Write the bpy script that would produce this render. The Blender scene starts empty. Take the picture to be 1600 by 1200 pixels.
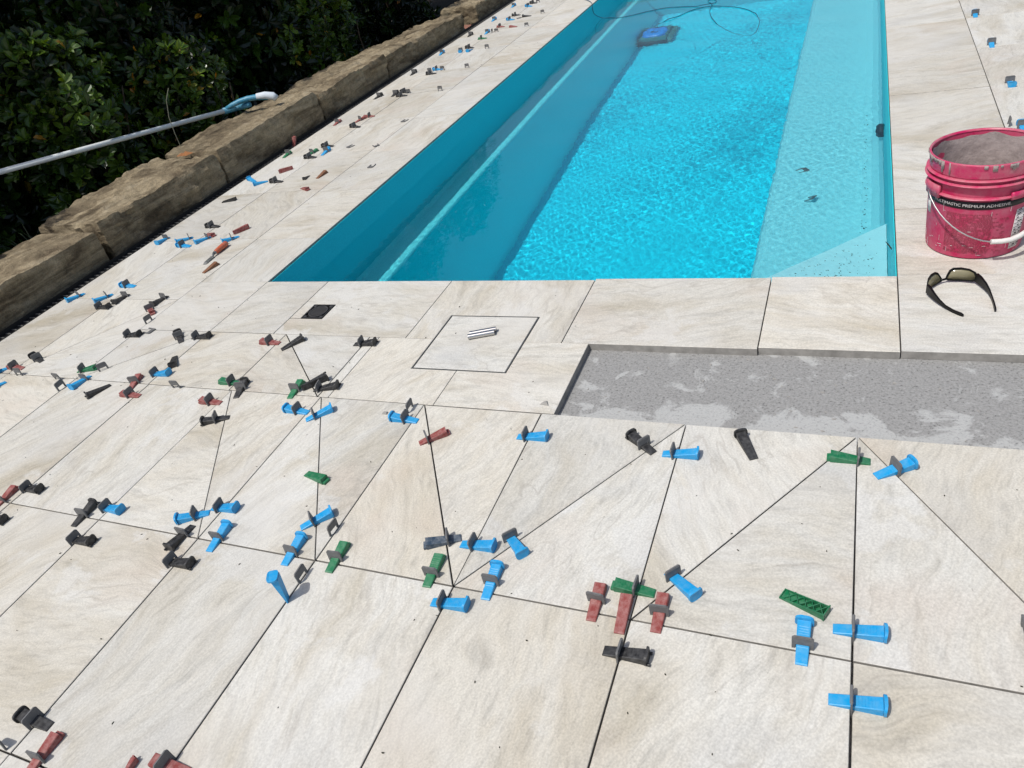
import bpy, bmesh, math, random
import numpy as np
from mathutils import Vector, Matrix, noise

random.seed(7)
SC = bpy.context.scene
COL = SC.collection

# ------------------------------------------------------------------ camera
cam_data = bpy.data.cameras.new('camera')
cam = bpy.data.objects.new('camera', cam_data)
COL.objects.link(cam)
SC.camera = cam
cam_data.sensor_width = 36.0
cam_data.lens = 25.683
cam_data.clip_start = 0.02
cam_data.clip_end = 400.0
_r, _u, _f = Vector((0.912121, 0.352917, -0.208531)), Vector((-0.052875, 0.605753, 0.793894)), Vector((-0.406497, 0.713101, -0.57118))
cam.matrix_world = Matrix(((_r.x, _u.x, -_f.x, 0), (_r.y, _u.y, -_f.y, 0), (_r.z, _u.z, -_f.z, 1.265), (0, 0, 0, 1)))

# ------------------------------------------------------------------ sky, sun, exposure
SUN_DIR = Vector((0.27, 0.45, -1.0)).normalized()          # the way the light travels
world = bpy.data.worlds.new('World')
SC.world = world
world.use_nodes = True
wn = world.node_tree
bg = wn.nodes['Background']
sky = wn.nodes.new('ShaderNodeTexSky')
sky.sky_type = 'NISHITA'
sky.sun_disc = False
sky.dust_density = 3.0
sky.ozone_density = 0.4
sky.sun_elevation = math.asin(-SUN_DIR.z)
sky.sun_rotation = math.atan2(-SUN_DIR.x, -SUN_DIR.y)
wn.links.new(sky.outputs[0], bg.inputs[0])
bg.inputs[1].default_value = 0.12
sun_data = bpy.data.lights.new('sun', 'SUN')
sun_data.energy = 3.35
sun_data.angle = math.radians(0.53)
sun_data.color = (1.0, 0.97, 0.92)
sun_data.cycles.is_caustics_light = True
sun = bpy.data.objects.new('sun', sun_data)
COL.objects.link(sun)
sun.location = (-4, -4, 10)
sun.rotation_euler = SUN_DIR.to_track_quat('-Z', 'Y').to_euler()
SC.view_settings.view_transform = 'Standard'
SC.view_settings.look = 'None'
SC.view_settings.exposure = 0.0
SC.view_settings.gamma = 1.0
SC.view_settings.use_curve_mapping = False
SC.cycles.use_denoising = True
SC.cycles.max_bounces = 14
SC.cycles.diffuse_bounces = 9
SC.cycles.transmission_bounces = 8
SC.cycles.transparent_max_bounces = 12
SC.cycles.sample_clamp_indirect = 6.0

# ------------------------------------------------------------------ helpers
def tag(o, label=None, cat=None, group=None, kind=None):
    if label: o['label'] = label
    if cat: o['category'] = cat
    if group: o['group'] = group
    if kind: o['kind'] = kind
    return o

def link(name, me, mat=None, parent=None, smooth=False):
    o = bpy.data.objects.new(name, me)
    COL.objects.link(o)
    if mat is not None and not me.materials: me.materials.append(mat)
    if smooth: me.polygons.foreach_set('use_smooth', [True] * len(me.polygons))
    if parent is not None: o.parent = parent
    return o

def empty(name, loc=(0, 0, 0), rz=0.0):
    o = bpy.data.objects.new(name, None)
    COL.objects.link(o)
    o.empty_display_size = 0.05
    o.location = loc
    o.rotation_euler = (0, 0, rz)
    return o

class MB:
    """collects shapes that make one mesh"""
    def __init__(s): s.v = []; s.f = []
    def add(s, v, f):
        n = len(s.v); s.v += [tuple(p) for p in v]; s.f += [tuple(i + n for i in q) for q in f]; return s
    def box(s, x0, x1, y0, y1, z0, z1):
        return s.add([(x0,y0,z0),(x1,y0,z0),(x1,y1,z0),(x0,y1,z0),(x0,y0,z1),(x1,y0,z1),(x1,y1,z1),(x0,y1,z1)],
                     [(0,3,2,1),(4,5,6,7),(0,1,5,4),(1,2,6,5),(2,3,7,6),(3,0,4,7)])
    def hexa(s, p):
        return s.add(p, [(0,3,2,1),(4,5,6,7),(0,1,5,4),(1,2,6,5),(2,3,7,6),(3,0,4,7)])
    def tube(s, path, r, n=8, cap=True):
        path = [Vector(p) for p in path]; rs = r if isinstance(r, (list, tuple)) else [r] * len(path)
        up = Vector((0, 0, 1)); V = []; F = []
        for i, p in enumerate(path):
            t = (path[min(i + 1, len(path) - 1)] - path[max(i - 1, 0)]).normalized()
            a = t.cross(up)
            if a.length < 1e-3: a = t.cross(Vector((1, 0, 0)))
            a.normalize(); b = a.cross(t).normalized()
            for k in range(n):
                w = 2 * math.pi * k / n
                V.append(p + (a * math.cos(w) + b * math.sin(w)) * rs[i])
        for i in range(len(path) - 1):
            for k in range(n):
                F.append((i*n + k, i*n + (k+1) % n, (i+1)*n + (k+1) % n, (i+1)*n + k))
        if cap: F += [tuple(range(n))[::-1], tuple(range((len(path)-1)*n, len(path)*n))]
        return s.add(V, F)
    def lathe(s, prof, n=48, c=(0, 0, 0)):
        V = []; F = []
        for (r, z) in prof:
            for k in range(n):
                w = 2 * math.pi * k / n
                V.append((c[0] + r*math.cos(w), c[1] + r*math.sin(w), c[2] + z))
        for i in range(len(prof) - 1):
            for k in range(n):
                F.append((i*n + k, i*n + (k+1) % n, (i+1)*n + (k+1) % n, (i+1)*n + k))
        return s.add(V, F)
    def prism(s, poly, z0, z1):
        n = len(poly)
        return s.add([(x, y, z0) for x, y in poly] + [(x, y, z1) for x, y in poly],
                     [tuple(range(n))[::-1], tuple(range(n, 2*n))] + [(i, (i+1) % n, n + (i+1) % n, n + i) for i in range(n)])
    def mesh(s, name):
        me = bpy.data.meshes.new(name); me.from_pydata(s.v, [], s.f); me.update()
        bm = bmesh.new(); bm.from_mesh(me); bmesh.ops.recalc_face_normals(bm, faces=bm.faces[:]); bm.to_mesh(me); bm.free()
        return me
    def build(s, name, mat, parent=None, smooth=False):
        return link(name, s.mesh(name), mat, parent, smooth)

def smooth_by_angle(o, deg=40):
    me = o.data
    me.polygons.foreach_set('use_smooth', [True] * len(me.polygons))
    bm = bmesh.new(); bm.from_mesh(me)
    for e in bm.edges:
        if len(e.link_faces) == 2 and e.calc_face_angle(0) > math.radians(deg): e.smooth = False
    bm.to_mesh(me); bm.free()
    return o

# ------------------------------------------------------------------ materials
def new_mat(name):
    m = bpy.data.materials.new(name); m.use_nodes = True
    return m, m.node_tree, m.node_tree.nodes['Principled BSDF']

def N(nt, t, **kw):
    n = nt.nodes.new('ShaderNode' + t)
    for k, v in kw.items():
        if k.startswith('i_'):
            key = k[2:]; key = int(key) if key.isdigit() else key.replace('_', ' ')
            n.inputs[key].default_value = v
        else: setattr(n, k, v)
    return n

def ramp(nt, stops, interp='LINEAR'):
    n = nt.nodes.new('ShaderNodeValToRGB'); cr = n.color_ramp; cr.interpolation = interp
    while len(cr.elements) < len(stops): cr.elements.new(0.5)
    for e, (p, c) in zip(cr.elements, stops):
        e.position = p; e.color = c if len(c) == 4 else (*c, 1)
    return n

def G1(v): return (v, v, v, 1)

def mixc(nt, fac, a, b, mode='MIX'):
    n = nt.nodes.new('ShaderNodeMix'); n.data_type = 'RGBA'; n.blend_type = mode
    for i, x in ((0, fac), (6, a), (7, b)):
        if hasattr(x, 'links') or hasattr(x, 'is_linked'): nt.links.new(x, n.inputs[i])
        else: n.inputs[i].default_value = x if not isinstance(x, tuple) or len(x) == 4 else (*x, 1)
    return n.outputs[2]

def bump(nt, b, height, strength, dist=0.002):
    n = N(nt, 'Bump', i_Strength=strength, i_Distance=dist)
    nt.links.new(height, n.inputs['Height']); nt.links.new(n.outputs[0], b.inputs['Normal'])

def porcelain():
    m, nt, b = new_mat('travertine_porcelain'); L = nt.links.new
    tc = N(nt, 'TexCoord'); oi = N(nt, 'ObjectInfo')
    off = N(nt, 'VectorMath', operation='MULTIPLY', i_1=(61.0, 37.0, 23.0)); L(oi.outputs['Random'], off.inputs[0])
    co = N(nt, 'VectorMath', operation='ADD'); L(tc.outputs['Object'], co.inputs[0]); L(off.outputs[0], co.inputs[1])
    # a slow warp makes the veins swirl
    wn_ = N(nt, 'TexNoise', i_Scale=2.3, i_Detail=3.0); L(co.outputs[0], wn_.inputs['Vector'])
    ws = N(nt, 'VectorMath', operation='SCALE', i_Scale=0.22); L(wn_.outputs['Color'], ws.inputs[0])
    wc = N(nt, 'VectorMath', operation='ADD'); L(co.outputs[0], wc.inputs[0]); L(ws.outputs[0], wc.inputs[1])
    st = N(nt, 'VectorMath', operation='MULTIPLY', i_1=(0.9, 2.7, 1.0)); L(wc.outputs[0], st.inputs[0])
    st2 = N(nt, 'VectorMath', operation='MULTIPLY', i_1=(5.0, 21.0, 1.0)); L(wc.outputs[0], st2.inputs[0])
    n1 = N(nt, 'TexNoise', i_Scale=1.6, i_Detail=6.0, i_Roughness=0.6, i_Distortion=0.5); L(st.outputs[0], n1.inputs['Vector'])
    n2 = N(nt, 'TexNoise', i_Scale=1.5, i_Detail=5.0, i_Roughness=0.62); L(st2.outputs[0], n2.inputs['Vector'])
    big = N(nt, 'TexNoise', i_Scale=2.6, i_Detail=3.0); L(wc.outputs[0], big.inputs['Vector'])
    base = ramp(nt, [(0.30, (0.435, 0.402, 0.335)), (0.43, (0.515, 0.492, 0.440)), (0.53, (0.565, 0.555, 0.520)), (0.62, (0.540, 0.520, 0.470)), (0.74, (0.470, 0.440, 0.375))])
    L(n1.outputs[0], base.inputs[0])
    fine = ramp(nt, [(0.30, G1(0.81)), (0.42, G1(0.95)), (0.53, G1(1.03)), (0.63, G1(0.945)), (0.8, G1(1.05))]); L(n2.outputs[0], fine.inputs[0])
    st3 = N(nt, 'VectorMath', operation='MULTIPLY', i_1=(14.0, 70.0, 1.0)); L(wc.outputs[0], st3.inputs[0])
    n4 = N(nt, 'TexNoise', i_Scale=1.5, i_Detail=4.0, i_Roughness=0.7); L(st3.outputs[0], n4.inputs['Vector'])
    fin2 = ramp(nt, [(0.33, G1(0.86)), (0.46, G1(0.99)), (0.70, G1(1.05))]); L(n4.outputs[0], fin2.inputs[0])
    c1 = mixc(nt, 1.0, base.outputs[0], fine.outputs[0], 'MULTIPLY')
    c1 = mixc(nt, 1.0, c1, fin2.outputs[0], 'MULTIPLY')
    pm = ramp(nt, [(0.56, G1(0)), (0.74, G1(0.55))]); L(big.outputs[0], pm.inputs[0])
    c2 = mixc(nt, pm.outputs[0], c1, (0.510, 0.445, 0.385))
    cpn = N(nt, 'TexNoise', i_Scale=3.4, i_Detail=7.0, i_Roughness=0.6); L(wc.outputs[0], cpn.inputs['Vector'])
    cpr = ramp(nt, [(0.585, G1(0)), (0.615, G1(0.55))]); L(cpn.outputs[0], cpr.inputs[0])
    c2 = mixc(nt, cpr.outputs[0], c2, (0.585, 0.583, 0.567))
    gm = ramp(nt, [(0.28, G1(0.6)), (0.44, G1(0))]); L(big.outputs[0], gm.inputs[0])
    c3 = mixc(nt, gm.outputs[0], c2, (0.485, 0.485, 0.476))
    # thin dark veins: where a stretched noise crosses its middle
    vn = N(nt, 'TexNoise', i_Scale=3.1, i_Detail=4.0, i_Distortion=0.8); L(st.outputs[0], vn.inputs['Vector'])
    sub = N(nt, 'Math', operation='SUBTRACT', i_1=0.5); L(vn.outputs[0], sub.inputs[0])
    ab = N(nt, 'Math', operation='ABSOLUTE'); L(sub.outputs[0], ab.inputs[0])
    vr = ramp(nt, [(0.0, G1(0.42)), (0.020, G1(0))]); L(ab.outputs[0], vr.inputs[0])
    vmask = mixc(nt, 1.0, vr.outputs[0], pm_all(nt, wc), 'MULTIPLY')
    c4 = mixc(nt, vmask, c3, (0.33, 0.305, 0.27))
    # pits and grit
    vo = N(nt, 'TexVoronoi', i_Scale=75.0); L(st_iso(nt, co), vo.inputs['Vector'])
    pr = ramp(nt, [(0.05, G1(1)), (0.16, G1(0))]); L(vo.outputs['Distance'], pr.inputs[0])
    pn = N(nt, 'TexNoise', i_Scale=9.0, i_Detail=3.0); L(co.outputs[0], pn.inputs['Vector'])
    pk = ramp(nt, [(0.60, G1(0)), (0.74, G1(0.7))]); L(pn.outputs[0], pk.inputs[0])
    pit = mixc(nt, 1.0, pr.outputs[0], pk.outputs[0], 'MULTIPLY')
    c5 = mixc(nt, pit, c4, (0.16, 0.15, 0.135))
    gr = N(nt, 'TexNoise', i_Scale=230.0, i_Detail=2.0); L(co.outputs[0], gr.inputs['Vector'])
    grr = ramp(nt, [(0.3, G1(0.86)), (0.7, G1(1.09))]); L(gr.outputs[0], grr.inputs[0])
    c6 = mixc(nt, 1.0, c5, grr.outputs[0], 'MULTIPLY')
    # each tile its own tone; dusty footprints over several tiles
    hv = N(nt, 'MapRange', i_1=0.0, i_2=1.0, i_3=0.92, i_4=1.06); L(oi.outputs['Random'], hv.inputs[0])
    rt = N(nt, 'Math', operation='FRACT'); rm = N(nt, 'Math', operation='MULTIPLY', i_1=7.31); L(oi.outputs['Random'], rm.inputs[0]); L(rm.outputs[0], rt.inputs[0])
    tone = mixc(nt, rt.outputs[0], (0.995, 0.97, 0.915), (0.98, 0.985, 0.975))
    c6 = mixc(nt, 1.0, c6, tone, 'MULTIPLY')
    hs = N(nt, 'HueSaturation', i_Saturation=1.0); L(hv.outputs[0], hs.inputs['Value']); L(c6, hs.inputs['Color'])
    geo = N(nt, 'NewGeometry'); dn = N(nt, 'TexNoise', i_Scale=1.7, i_Detail=7.0, i_Roughness=0.62, i_Distortion=0.5); L(geo.outputs['Position'], dn.inputs['Vector'])
    dr = ramp(nt, [(0.52, G1(0)), (0.66, G1(0.42))]); L(dn.outputs[0], dr.inputs[0])
    dusty = mixc(nt, dr.outputs[0], hs.outputs[0], (0.585, 0.575, 0.545))
    L(dusty, b.inputs['Base Color'])
    b.inputs['Roughness'].default_value = 0.62
    b.inputs['Specular IOR Level'].default_value = 0.3
    bump(nt, b, n2.outputs[0], 0.35, 0.0016)
    return m

def st_iso(nt, co):
    n = N(nt, 'VectorMath', operation='MULTIPLY', i_1=(1.0, 1.7, 1.0)); nt.links.new(co.outputs[0], n.inputs[0]); return n.outputs[0]
def pm_all(nt, wc):
    n = N(nt, 'TexNoise', i_Scale=4.0, i_Detail=2.0); nt.links.new(wc.outputs[0], n.inputs['Vector'])
    r = ramp(nt, [(0.42, G1(0)), (0.62, G1(1))]); nt.links.new(n.outputs[0], r.inputs[0]); return r.outputs[0]

def plain(name, col, rough=0.5, spec=0.5, metal=0.0, noise_scale=0, amount=0.0, tint=None, bump_s=0.0, coord='Object'):
    """one colour with mottling and, where asked, a second colour (dust, wear) in patches"""
    m, nt, b = new_mat(name); L = nt.links.new
    b.inputs['Roughness'].default_value = rough
    b.inputs['Specular IOR Level'].default_value = spec
    b.inputs['Metallic'].default_value = metal
    b.inputs['Base Color'].default_value = (*col, 1)
    if noise_scale:
        tc = N(nt, 'TexCoord'); oi = N(nt, 'ObjectInfo')
        off = N(nt, 'VectorMath', operation='MULTIPLY', i_1=(9.0, 7.0, 5.0)); L(oi.outputs['Random'], off.inputs[0])
        co = N(nt, 'VectorMath', operation='ADD'); L(tc.outputs[coord], co.inputs[0]); L(off.outputs[0], co.inputs[1])
        n1 = N(nt, 'TexNoise', i_Scale=noise_scale, i_Detail=5.0, i_Roughness=0.65); L(co.outputs[0], n1.inputs['Vector'])
        t = tint or tuple(c * 0.6 for c in col)
        r = ramp(nt, [(0.5 - 0.14, G1(0)), (0.5 + 0.24, G1(amount))]); L(n1.outputs[0], r.inputs[0])
        c = mixc(nt, r.outputs[0], col, t)
        L(c, b.inputs['Base Color'])
        if bump_s: bump(nt, b, n1.outputs[0], bump_s, 0.004)
    return m

def sandstone():
    m, nt, b = new_mat('sandstone'); L = nt.links.new
    tc = N(nt, 'TexCoord'); oi = N(nt, 'ObjectInfo')
    off = N(nt, 'VectorMath', operation='MULTIPLY', i_1=(19.0, 7.0, 5.0)); L(oi.outputs['Random'], off.inputs[0])
    co = N(nt, 'VectorMath', operation='ADD'); L(tc.outputs['Object'], co.inputs[0]); L(off.outputs[0], co.inputs[1])
    st = N(nt, 'VectorMath', operation='MULTIPLY', i_1=(2.5, 1.2, 6.0)); L(co.outputs[0], st.inputs[0])
    n1 = N(nt, 'TexNoise', i_Scale=2.2, i_Detail=8.0, i_Roughness=0.65, i_Distortion=0.6); L(st.outputs[0], n1.inputs['Vector'])
    n2 = N(nt, 'TexNoise', i_Scale=26.0, i_Detail=6.0, i_Roughness=0.7); L(co.outputs[0], n2.inputs['Vector'])
    n3 = N(nt, 'TexNoise', i_Scale=150.0, i_Detail=3.0); L(co.outputs[0], n3.inputs['Vector'])
    c = ramp(nt, [(0.27, (0.060, 0.046, 0.030)), (0.40, (0.150, 0.118, 0.077)), (0.54, (0.30, 0.245, 0.160)), (0.72, (0.44, 0.375, 0.265))]); L(n1.outputs[0], c.inputs[0])
    f = ramp(nt, [(0.3, G1(0.62)), (0.7, G1(1.12))]); L(n2.outputs[0], f.inputs[0])
    bd = N(nt, 'VectorMath', operation='MULTIPLY', i_1=(2.0, 1.0, 30.0)); L(co.outputs[0], bd.inputs[0])
    nb = N(nt, 'TexNoise', i_Scale=1.6, i_Detail=5.0, i_Roughness=0.7, i_Distortion=0.4); L(bd.outputs[0], nb.inputs['Vector'])
    nbr = ramp(nt, [(0.34, G1(0.55)), (0.46, G1(1.0)), (0.7, G1(1.15))]); L(nb.outputs[0], nbr.inputs[0])
    g = ramp(nt, [(0.3, G1(0.8)), (0.7, G1(1.12))]); L(n3.outputs[0], g.inputs[0])
    c2 = mixc(nt, 1.0, c.outputs[0], f.outputs[0], 'MULTIPLY'); c3 = mixc(nt, 1.0, c2, g.outputs[0], 'MULTIPLY'); c3 = mixc(nt, 0.75, c3, nbr.outputs[0], 'MULTIPLY')
    L(c3, b.inputs['Base Color']); b.inputs['Roughness'].default_value = 0.92; b.inputs['Specular IOR Level'].default_value = 0.15
    h = N(nt, 'Math', operation='MULTIPLY_ADD', i_1=0.5); L(n3.outputs[0], h.inputs[0]); L(n2.outputs[0], h.inputs[2])
    bump(nt, b, h.outputs[0], 0.9, 0.012)
    return m

def screed():
    m, nt, b = new_mat('cement_screed'); L = nt.links.new
    tc = N(nt, 'TexCoord')
    n1 = N(nt, 'TexNoise', i_Scale=9.0, i_Detail=8.0, i_Roughness=0.6, i_Distortion=0.6); L(tc.outputs['Object'], n1.inputs['Vector'])
    n2 = N(nt, 'TexNoise', i_Scale=150.0, i_Detail=3.0, i_Roughness=0.7); L(tc.outputs['Object'], n2.inputs['Vector'])
    n3 = N(nt, 'TexNoise', i_Scale=14.0, i_Detail=5.0); L(tc.outputs['Object'], n3.inputs['Vector'])
    c = ramp(nt, [(0.27, (0.10, 0.10, 0.10)), (0.38, (0.232, 0.232, 0.226)), (0.62, (0.292, 0.292, 0.285)), (0.78, (0.35, 0.35, 0.342))]); L(n2.outputs[0], c.inputs[0])
    # splashes of pale thinset: scattered, and a smear left along the edge of the laid tiles
    sp = N(nt, 'SeparateXYZ'); L(tc.outputs['Object'], sp.inputs[0])
    edge = N(nt, 'MapRange', i_1=1.44, i_2=1.60, i_3=0.26, i_4=0.0); L(sp.outputs['Y'], edge.inputs[0])
    s = N(nt, 'Math', operation='ADD'); L(n1.outputs[0], s.inputs[0]); L(edge.outputs[0], s.inputs[1])
    s2 = N(nt, 'Math', operation='MULTIPLY_ADD', i_1=0.16); L(n3.outputs[0], s2.inputs[0]); L(s.outputs[0], s2.inputs[2])
    pm = ramp(nt, [(0.65, G1(0)), (0.71, G1(0.50))]); L(s2.outputs[0], pm.inputs[0])
    c2 = mixc(nt, pm.outputs[0], c.outputs[0], (0.50, 0.51, 0.50))
    gr = ramp(nt, [(0.30, G1(0.78)), (0.45, G1(1.0))]); L(n2.outputs[0], gr.inputs[0])
    c3 = mixc(nt, 1.0, c2, gr.outputs[0], 'MULTIPLY')
    L(c3, b.inputs['Base Color']); b.inputs['Roughness'].default_value = 0.95; b.inputs['Specular IOR Level'].default_value = 0.1
    bump(nt, b, n2.outputs[0], 0.6, 0.003)
    return m

def leaf_mat():
    m, nt, b = new_mat('leaf'); L = nt.links.new
    at = N(nt, 'Attribute', attribute_name='tint')
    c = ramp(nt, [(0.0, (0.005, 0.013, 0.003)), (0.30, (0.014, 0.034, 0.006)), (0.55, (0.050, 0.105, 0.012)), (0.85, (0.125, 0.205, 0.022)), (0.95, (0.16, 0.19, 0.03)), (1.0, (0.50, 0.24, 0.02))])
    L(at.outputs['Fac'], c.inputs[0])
    L(c.outputs[0], b.inputs['Base Color']); b.inputs['Roughness'].default_value = 0.30; b.inputs['Specular IOR Level'].default_value = 0.5
    tr = N(nt, 'BsdfTranslucent'); hs = N(nt, 'HueSaturation', i_Hue=0.48, i_Saturation=1.15, i_Value=1.3)
    L(c.outputs[0], hs.inputs['Color']); L(hs.outputs[0], tr.inputs['Color'])
    mx = N(nt, 'MixShader'); mx.inputs[0].default_value = 0.22
    L(b.outputs[0], mx.inputs[1]); L(tr.outputs[0], mx.inputs[2]); L(mx.outputs[0], nt.nodes['Material Output'].inputs['Surface'])
    return m

def water_mat():
    m, nt, b = new_mat('pool_water'); nt.nodes.remove(b)
    g = N(nt, 'BsdfGlass', i_IOR=1.333, i_Roughness=0.0); g.inputs['Color'].default_value = (0.80, 0.97, 0.99, 1)
    nt.links.new(g.outputs[0], nt.nodes['Material Output'].inputs['Surface'])
    return m

def gelcoat(name, c1, c2):
    m, nt, b = new_mat(name); L = nt.links.new
    tc = N(nt, 'TexCoord')
    n1 = N(nt, 'TexNoise', i_Scale=140.0, i_Detail=3.0); L(tc.outputs['Object'], n1.inputs['Vector'])
    r = ramp(nt, [(0.35, c1), (0.68, c2)]); L(n1.outputs[0], r.inputs[0]); L(r.outputs[0], b.inputs['Base Color'])
    b.inputs['Roughness'].default_value = 0.45; b.inputs['Specular IOR Level'].default_value = 0.3
    return m

M = {}
M['tile'] = porcelain()
M['screed'] = screed()
M['tile_body'] = plain('porcelain_body', (0.33, 0.315, 0.29), 0.85, 0.2, 0, 30.0, 0.6, (0.12, 0.115, 0.105))
M['stone'] = sandstone()
M['leaf'] = leaf_mat()
M['water'] = water_mat()
M['gel'] = gelcoat('gelcoat_aqua', (0.25, 0.67, 0.72), (0.33, 0.73, 0.78))  # one shell; water absorption painted into each part's colour, bench pale as shallow
M['gel_deep'] = gelcoat('gelcoat_turquoise', (0.004, 0.61, 0.76), (0.008, 0.67, 0.82))  # floor: deep-water absorption painted into the gelcoat
M['gel_wall'] = gelcoat('gelcoat_wall', (0.020, 0.56, 0.64), (0.035, 0.63, 0.71))  # walls: water tint painted in, more saturated than the bench
M['gel_ledge'] = gelcoat('gelcoat_ledge', (0.15, 0.72, 0.76), (0.21, 0.79, 0.83))  # ledge: tint of the water above it painted in
M['gel_riser'] = gelcoat('gelcoat_riser', (0.010, 0.76, 0.82), (0.016, 0.82, 0.88))  # riser: painted water tint, brightened to even out its shaded side
M['gel_step'] = gelcoat('gelcoat_pale', (0.52, 0.78, 0.80), (0.56, 0.82, 0.84))  # corner step: palest, least water absorption painted in
M['soil'] = plain('soil', (0.014, 0.011, 0.008), 0.95, 0.1, 0, 14.0, 0.9, (0.03, 0.022, 0.015), 0.8)
M['bark'] = plain('bark', (0.05, 0.038, 0.026), 0.9, 0.1, 0, 20.0, 0.8, (0.10, 0.08, 0.055), 0.5)
M['grass'] = plain('strap_leaf', (0.012, 0.030, 0.010), 0.45, 0.4, 0, 8.0, 0.6, (0.03, 0.055, 0.015))
M['blue'] = plain('blue_plastic', (0.002, 0.280, 0.60), 0.42, 0.4, 0, 75.0, 0.45, (0.18, 0.40, 0.56))
M['red'] = plain('red_plastic', (0.21, 0.038, 0.034), 0.65, 0.3, 0, 75.0, 0.9, (0.36, 0.20, 0.185))
M['green'] = plain('green_plastic', (0.004, 0.145, 0.055), 0.45, 0.4, 0, 85.0, 0.45, (0.16, 0.28, 0.20))
M['black'] = plain('black_plastic', (0.012, 0.012, 0.013), 0.5, 0.4, 0, 85.0, 0.7, (0.10, 0.10, 0.10))
M['navy'] = plain('navy_plastic', (0.03, 0.055, 0.09), 0.6, 0.3, 0, 70.0, 0.85, (0.22, 0.24, 0.26))
M['brown'] = plain('brown_plastic', (0.17, 0.07, 0.035), 0.6, 0.3, 0, 60.0, 0.6, (0.26, 0.17, 0.11))
M['clip'] = plain('grey_plastic', (0.115, 0.116, 0.118), 0.55, 0.35, 0, 90.0, 0.55, (0.20, 0.20, 0.20))
M['edge'] = plain('black_edging', (0.010, 0.010, 0.011), 0.5, 0.4)
M['edge_rib'] = plain('edging_rib', (0.11, 0.11, 0.105), 0.6, 0.3)
M['bucket'] = plain('bucket_red', (0.46, 0.010, 0.080), 0.5, 0.35, 0, 17.0, 0.75, (0.47, 0.17, 0.22))
M['pink'] = plain('bucket_band', (0.50, 0.016, 0.10), 0.40, 0.45, 0, 20.0, 0.85, (0.46, 0.22, 0.24))
M['mortar'] = plain('tile_adhesive', (0.38, 0.325, 0.31), 0.9, 0.15, 0, 34.0, 0.9, (0.24, 0.20, 0.19), 1.0)
M['label_black'] = plain('label_black', (0.012, 0.012, 0.014), 0.5, 0.3)
M['white'] = plain('white_plastic', (0.70, 0.69, 0.66), 0.5, 0.4, 0, 40.0, 0.4, (0.5, 0.47, 0.43))
M['print'] = plain('label_print', (0.62, 0.58, 0.57), 0.6, 0.3)
M['faded'] = plain('label_small_print', (0.30, 0.05, 0.075), 0.6, 0.3)
M['steel'] = plain('steel', (0.52, 0.52, 0.52), 0.22, 0.5, 1.0)
M['wire'] = plain('steel_wire', (0.55, 0.53, 0.52), 0.35, 0.5, 0.9)
M['chisel_steel'] = plain('chisel_steel', (0.28, 0.29, 0.29), 0.45, 0.5, 0.7, 60.0, 0.6, (0.12, 0.12, 0.11))
M['orange'] = plain('orange_handle', (0.50, 0.10, 0.035), 0.45, 0.4, 0, 45.0, 0.8, (0.36, 0.17, 0.13))
M['grate'] = plain('cast_black', (0.022, 0.022, 0.022), 0.4, 0.5)
M['grate_bar'] = plain('worn_black', (0.055, 0.055, 0.055), 0.4, 0.5)  # lighter than the frame so the bars stand out
M['alu'] = plain('aluminium', (0.72, 0.75, 0.74), 0.5, 0.4, 0.0)
M['teal'] = plain('teal_plastic', (0.02, 0.20, 0.33), 0.4, 0.4, 0, 30.0, 0.8, (0.20, 0.42, 0.55))
M['bristle'] = plain('white_bristle', (0.60, 0.66, 0.72), 0.7, 0.2)
M['frame'] = plain('glasses_black', (0.004, 0.004, 0.004), 0.4, 0.25)
M['lens'] = plain('glasses_lens', (0.20, 0.18, 0.11), 0.15, 0.5)
M['robot_body'] = plain('robot_grey', (0.05, 0.20, 0.20), 0.5, 0.4)
M['robot_blue'] = plain('robot_blue', (0.01, 0.26, 0.78), 0.4, 0.5)
M['robot_dark'] = plain('robot_dark', (0.015, 0.03, 0.035), 0.6, 0.3)
M['cable'] = plain('robot_cable', (0.012, 0.075, 0.13), 0.5, 0.4)
M['dry'] = plain('dry_leaf', (0.30, 0.13, 0.05), 0.7, 0.2, 0, 30.0, 0.6, (0.18, 0.09, 0.05))
M['stem'] = plain('dry_stem', (0.20, 0.20, 0.15), 0.7, 0.2)
M['terracotta'] = plain('terracotta', (0.30, 0.13, 0.09), 0.85, 0.2, 0, 30.0, 0.7, (0.22, 0.14, 0.11), 0.5)
M['litter'] = plain('litter', (0.035, 0.035, 0.025), 0.8, 0.2)
M['chip'] = plain('tile_chip', (0.30, 0.29, 0.27), 0.8, 0.2)

# ------------------------------------------------------------------ layout numbers (metres; pool runs along +Y, deck top at z = 0)
XP0, XP1, YP0, YP1 = -2.33, 0.15, 2.205, 8.7          # opening left by the coping
WL = -0.135                                           # water level
TH = 0.025                                            # tile thickness plus bed

# ------------------------------------------------------------------ ground and deck bed
# the pool pit is cut out of the sheet by building it as a frame round the pool
g = MB()
X = [-80, -2.6, 0.45, 80]; Y = [-80, 1.95, 8.9, 80]
V = [(x, y, -0.34) for y in Y for x in X]
F = [(r*4 + c, r*4 + c + 1, r*4 + c + 5, r*4 + c + 4) for r in range(3) for c in range(3) if not (r == 1 and c == 1)]
ground = g.add(V, F).build('ground', M['soil']); tag(ground, kind='structure')

d = MB()                                              # concrete bed under the tiles, open over the pool
for (x0, x1, y0, y1) in ((-3.5, XP0 - 0.016, -1.6, 11), (XP1 + 0.016, 6, -1.6, 11), (XP0 - 0.016, XP1 + 0.016, -1.6, YP0 - 0.016), (XP0 - 0.016, XP1 + 0.016, YP1 + 0.016, 11)):
    d.box(x0, x1, y0, y1, -0.33, -TH - 0.0005)
deck = d.build('pool_deck', M['screed'])
tag(deck, 'grey cement bed under the pool surround tiles', kind='structure')

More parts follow.
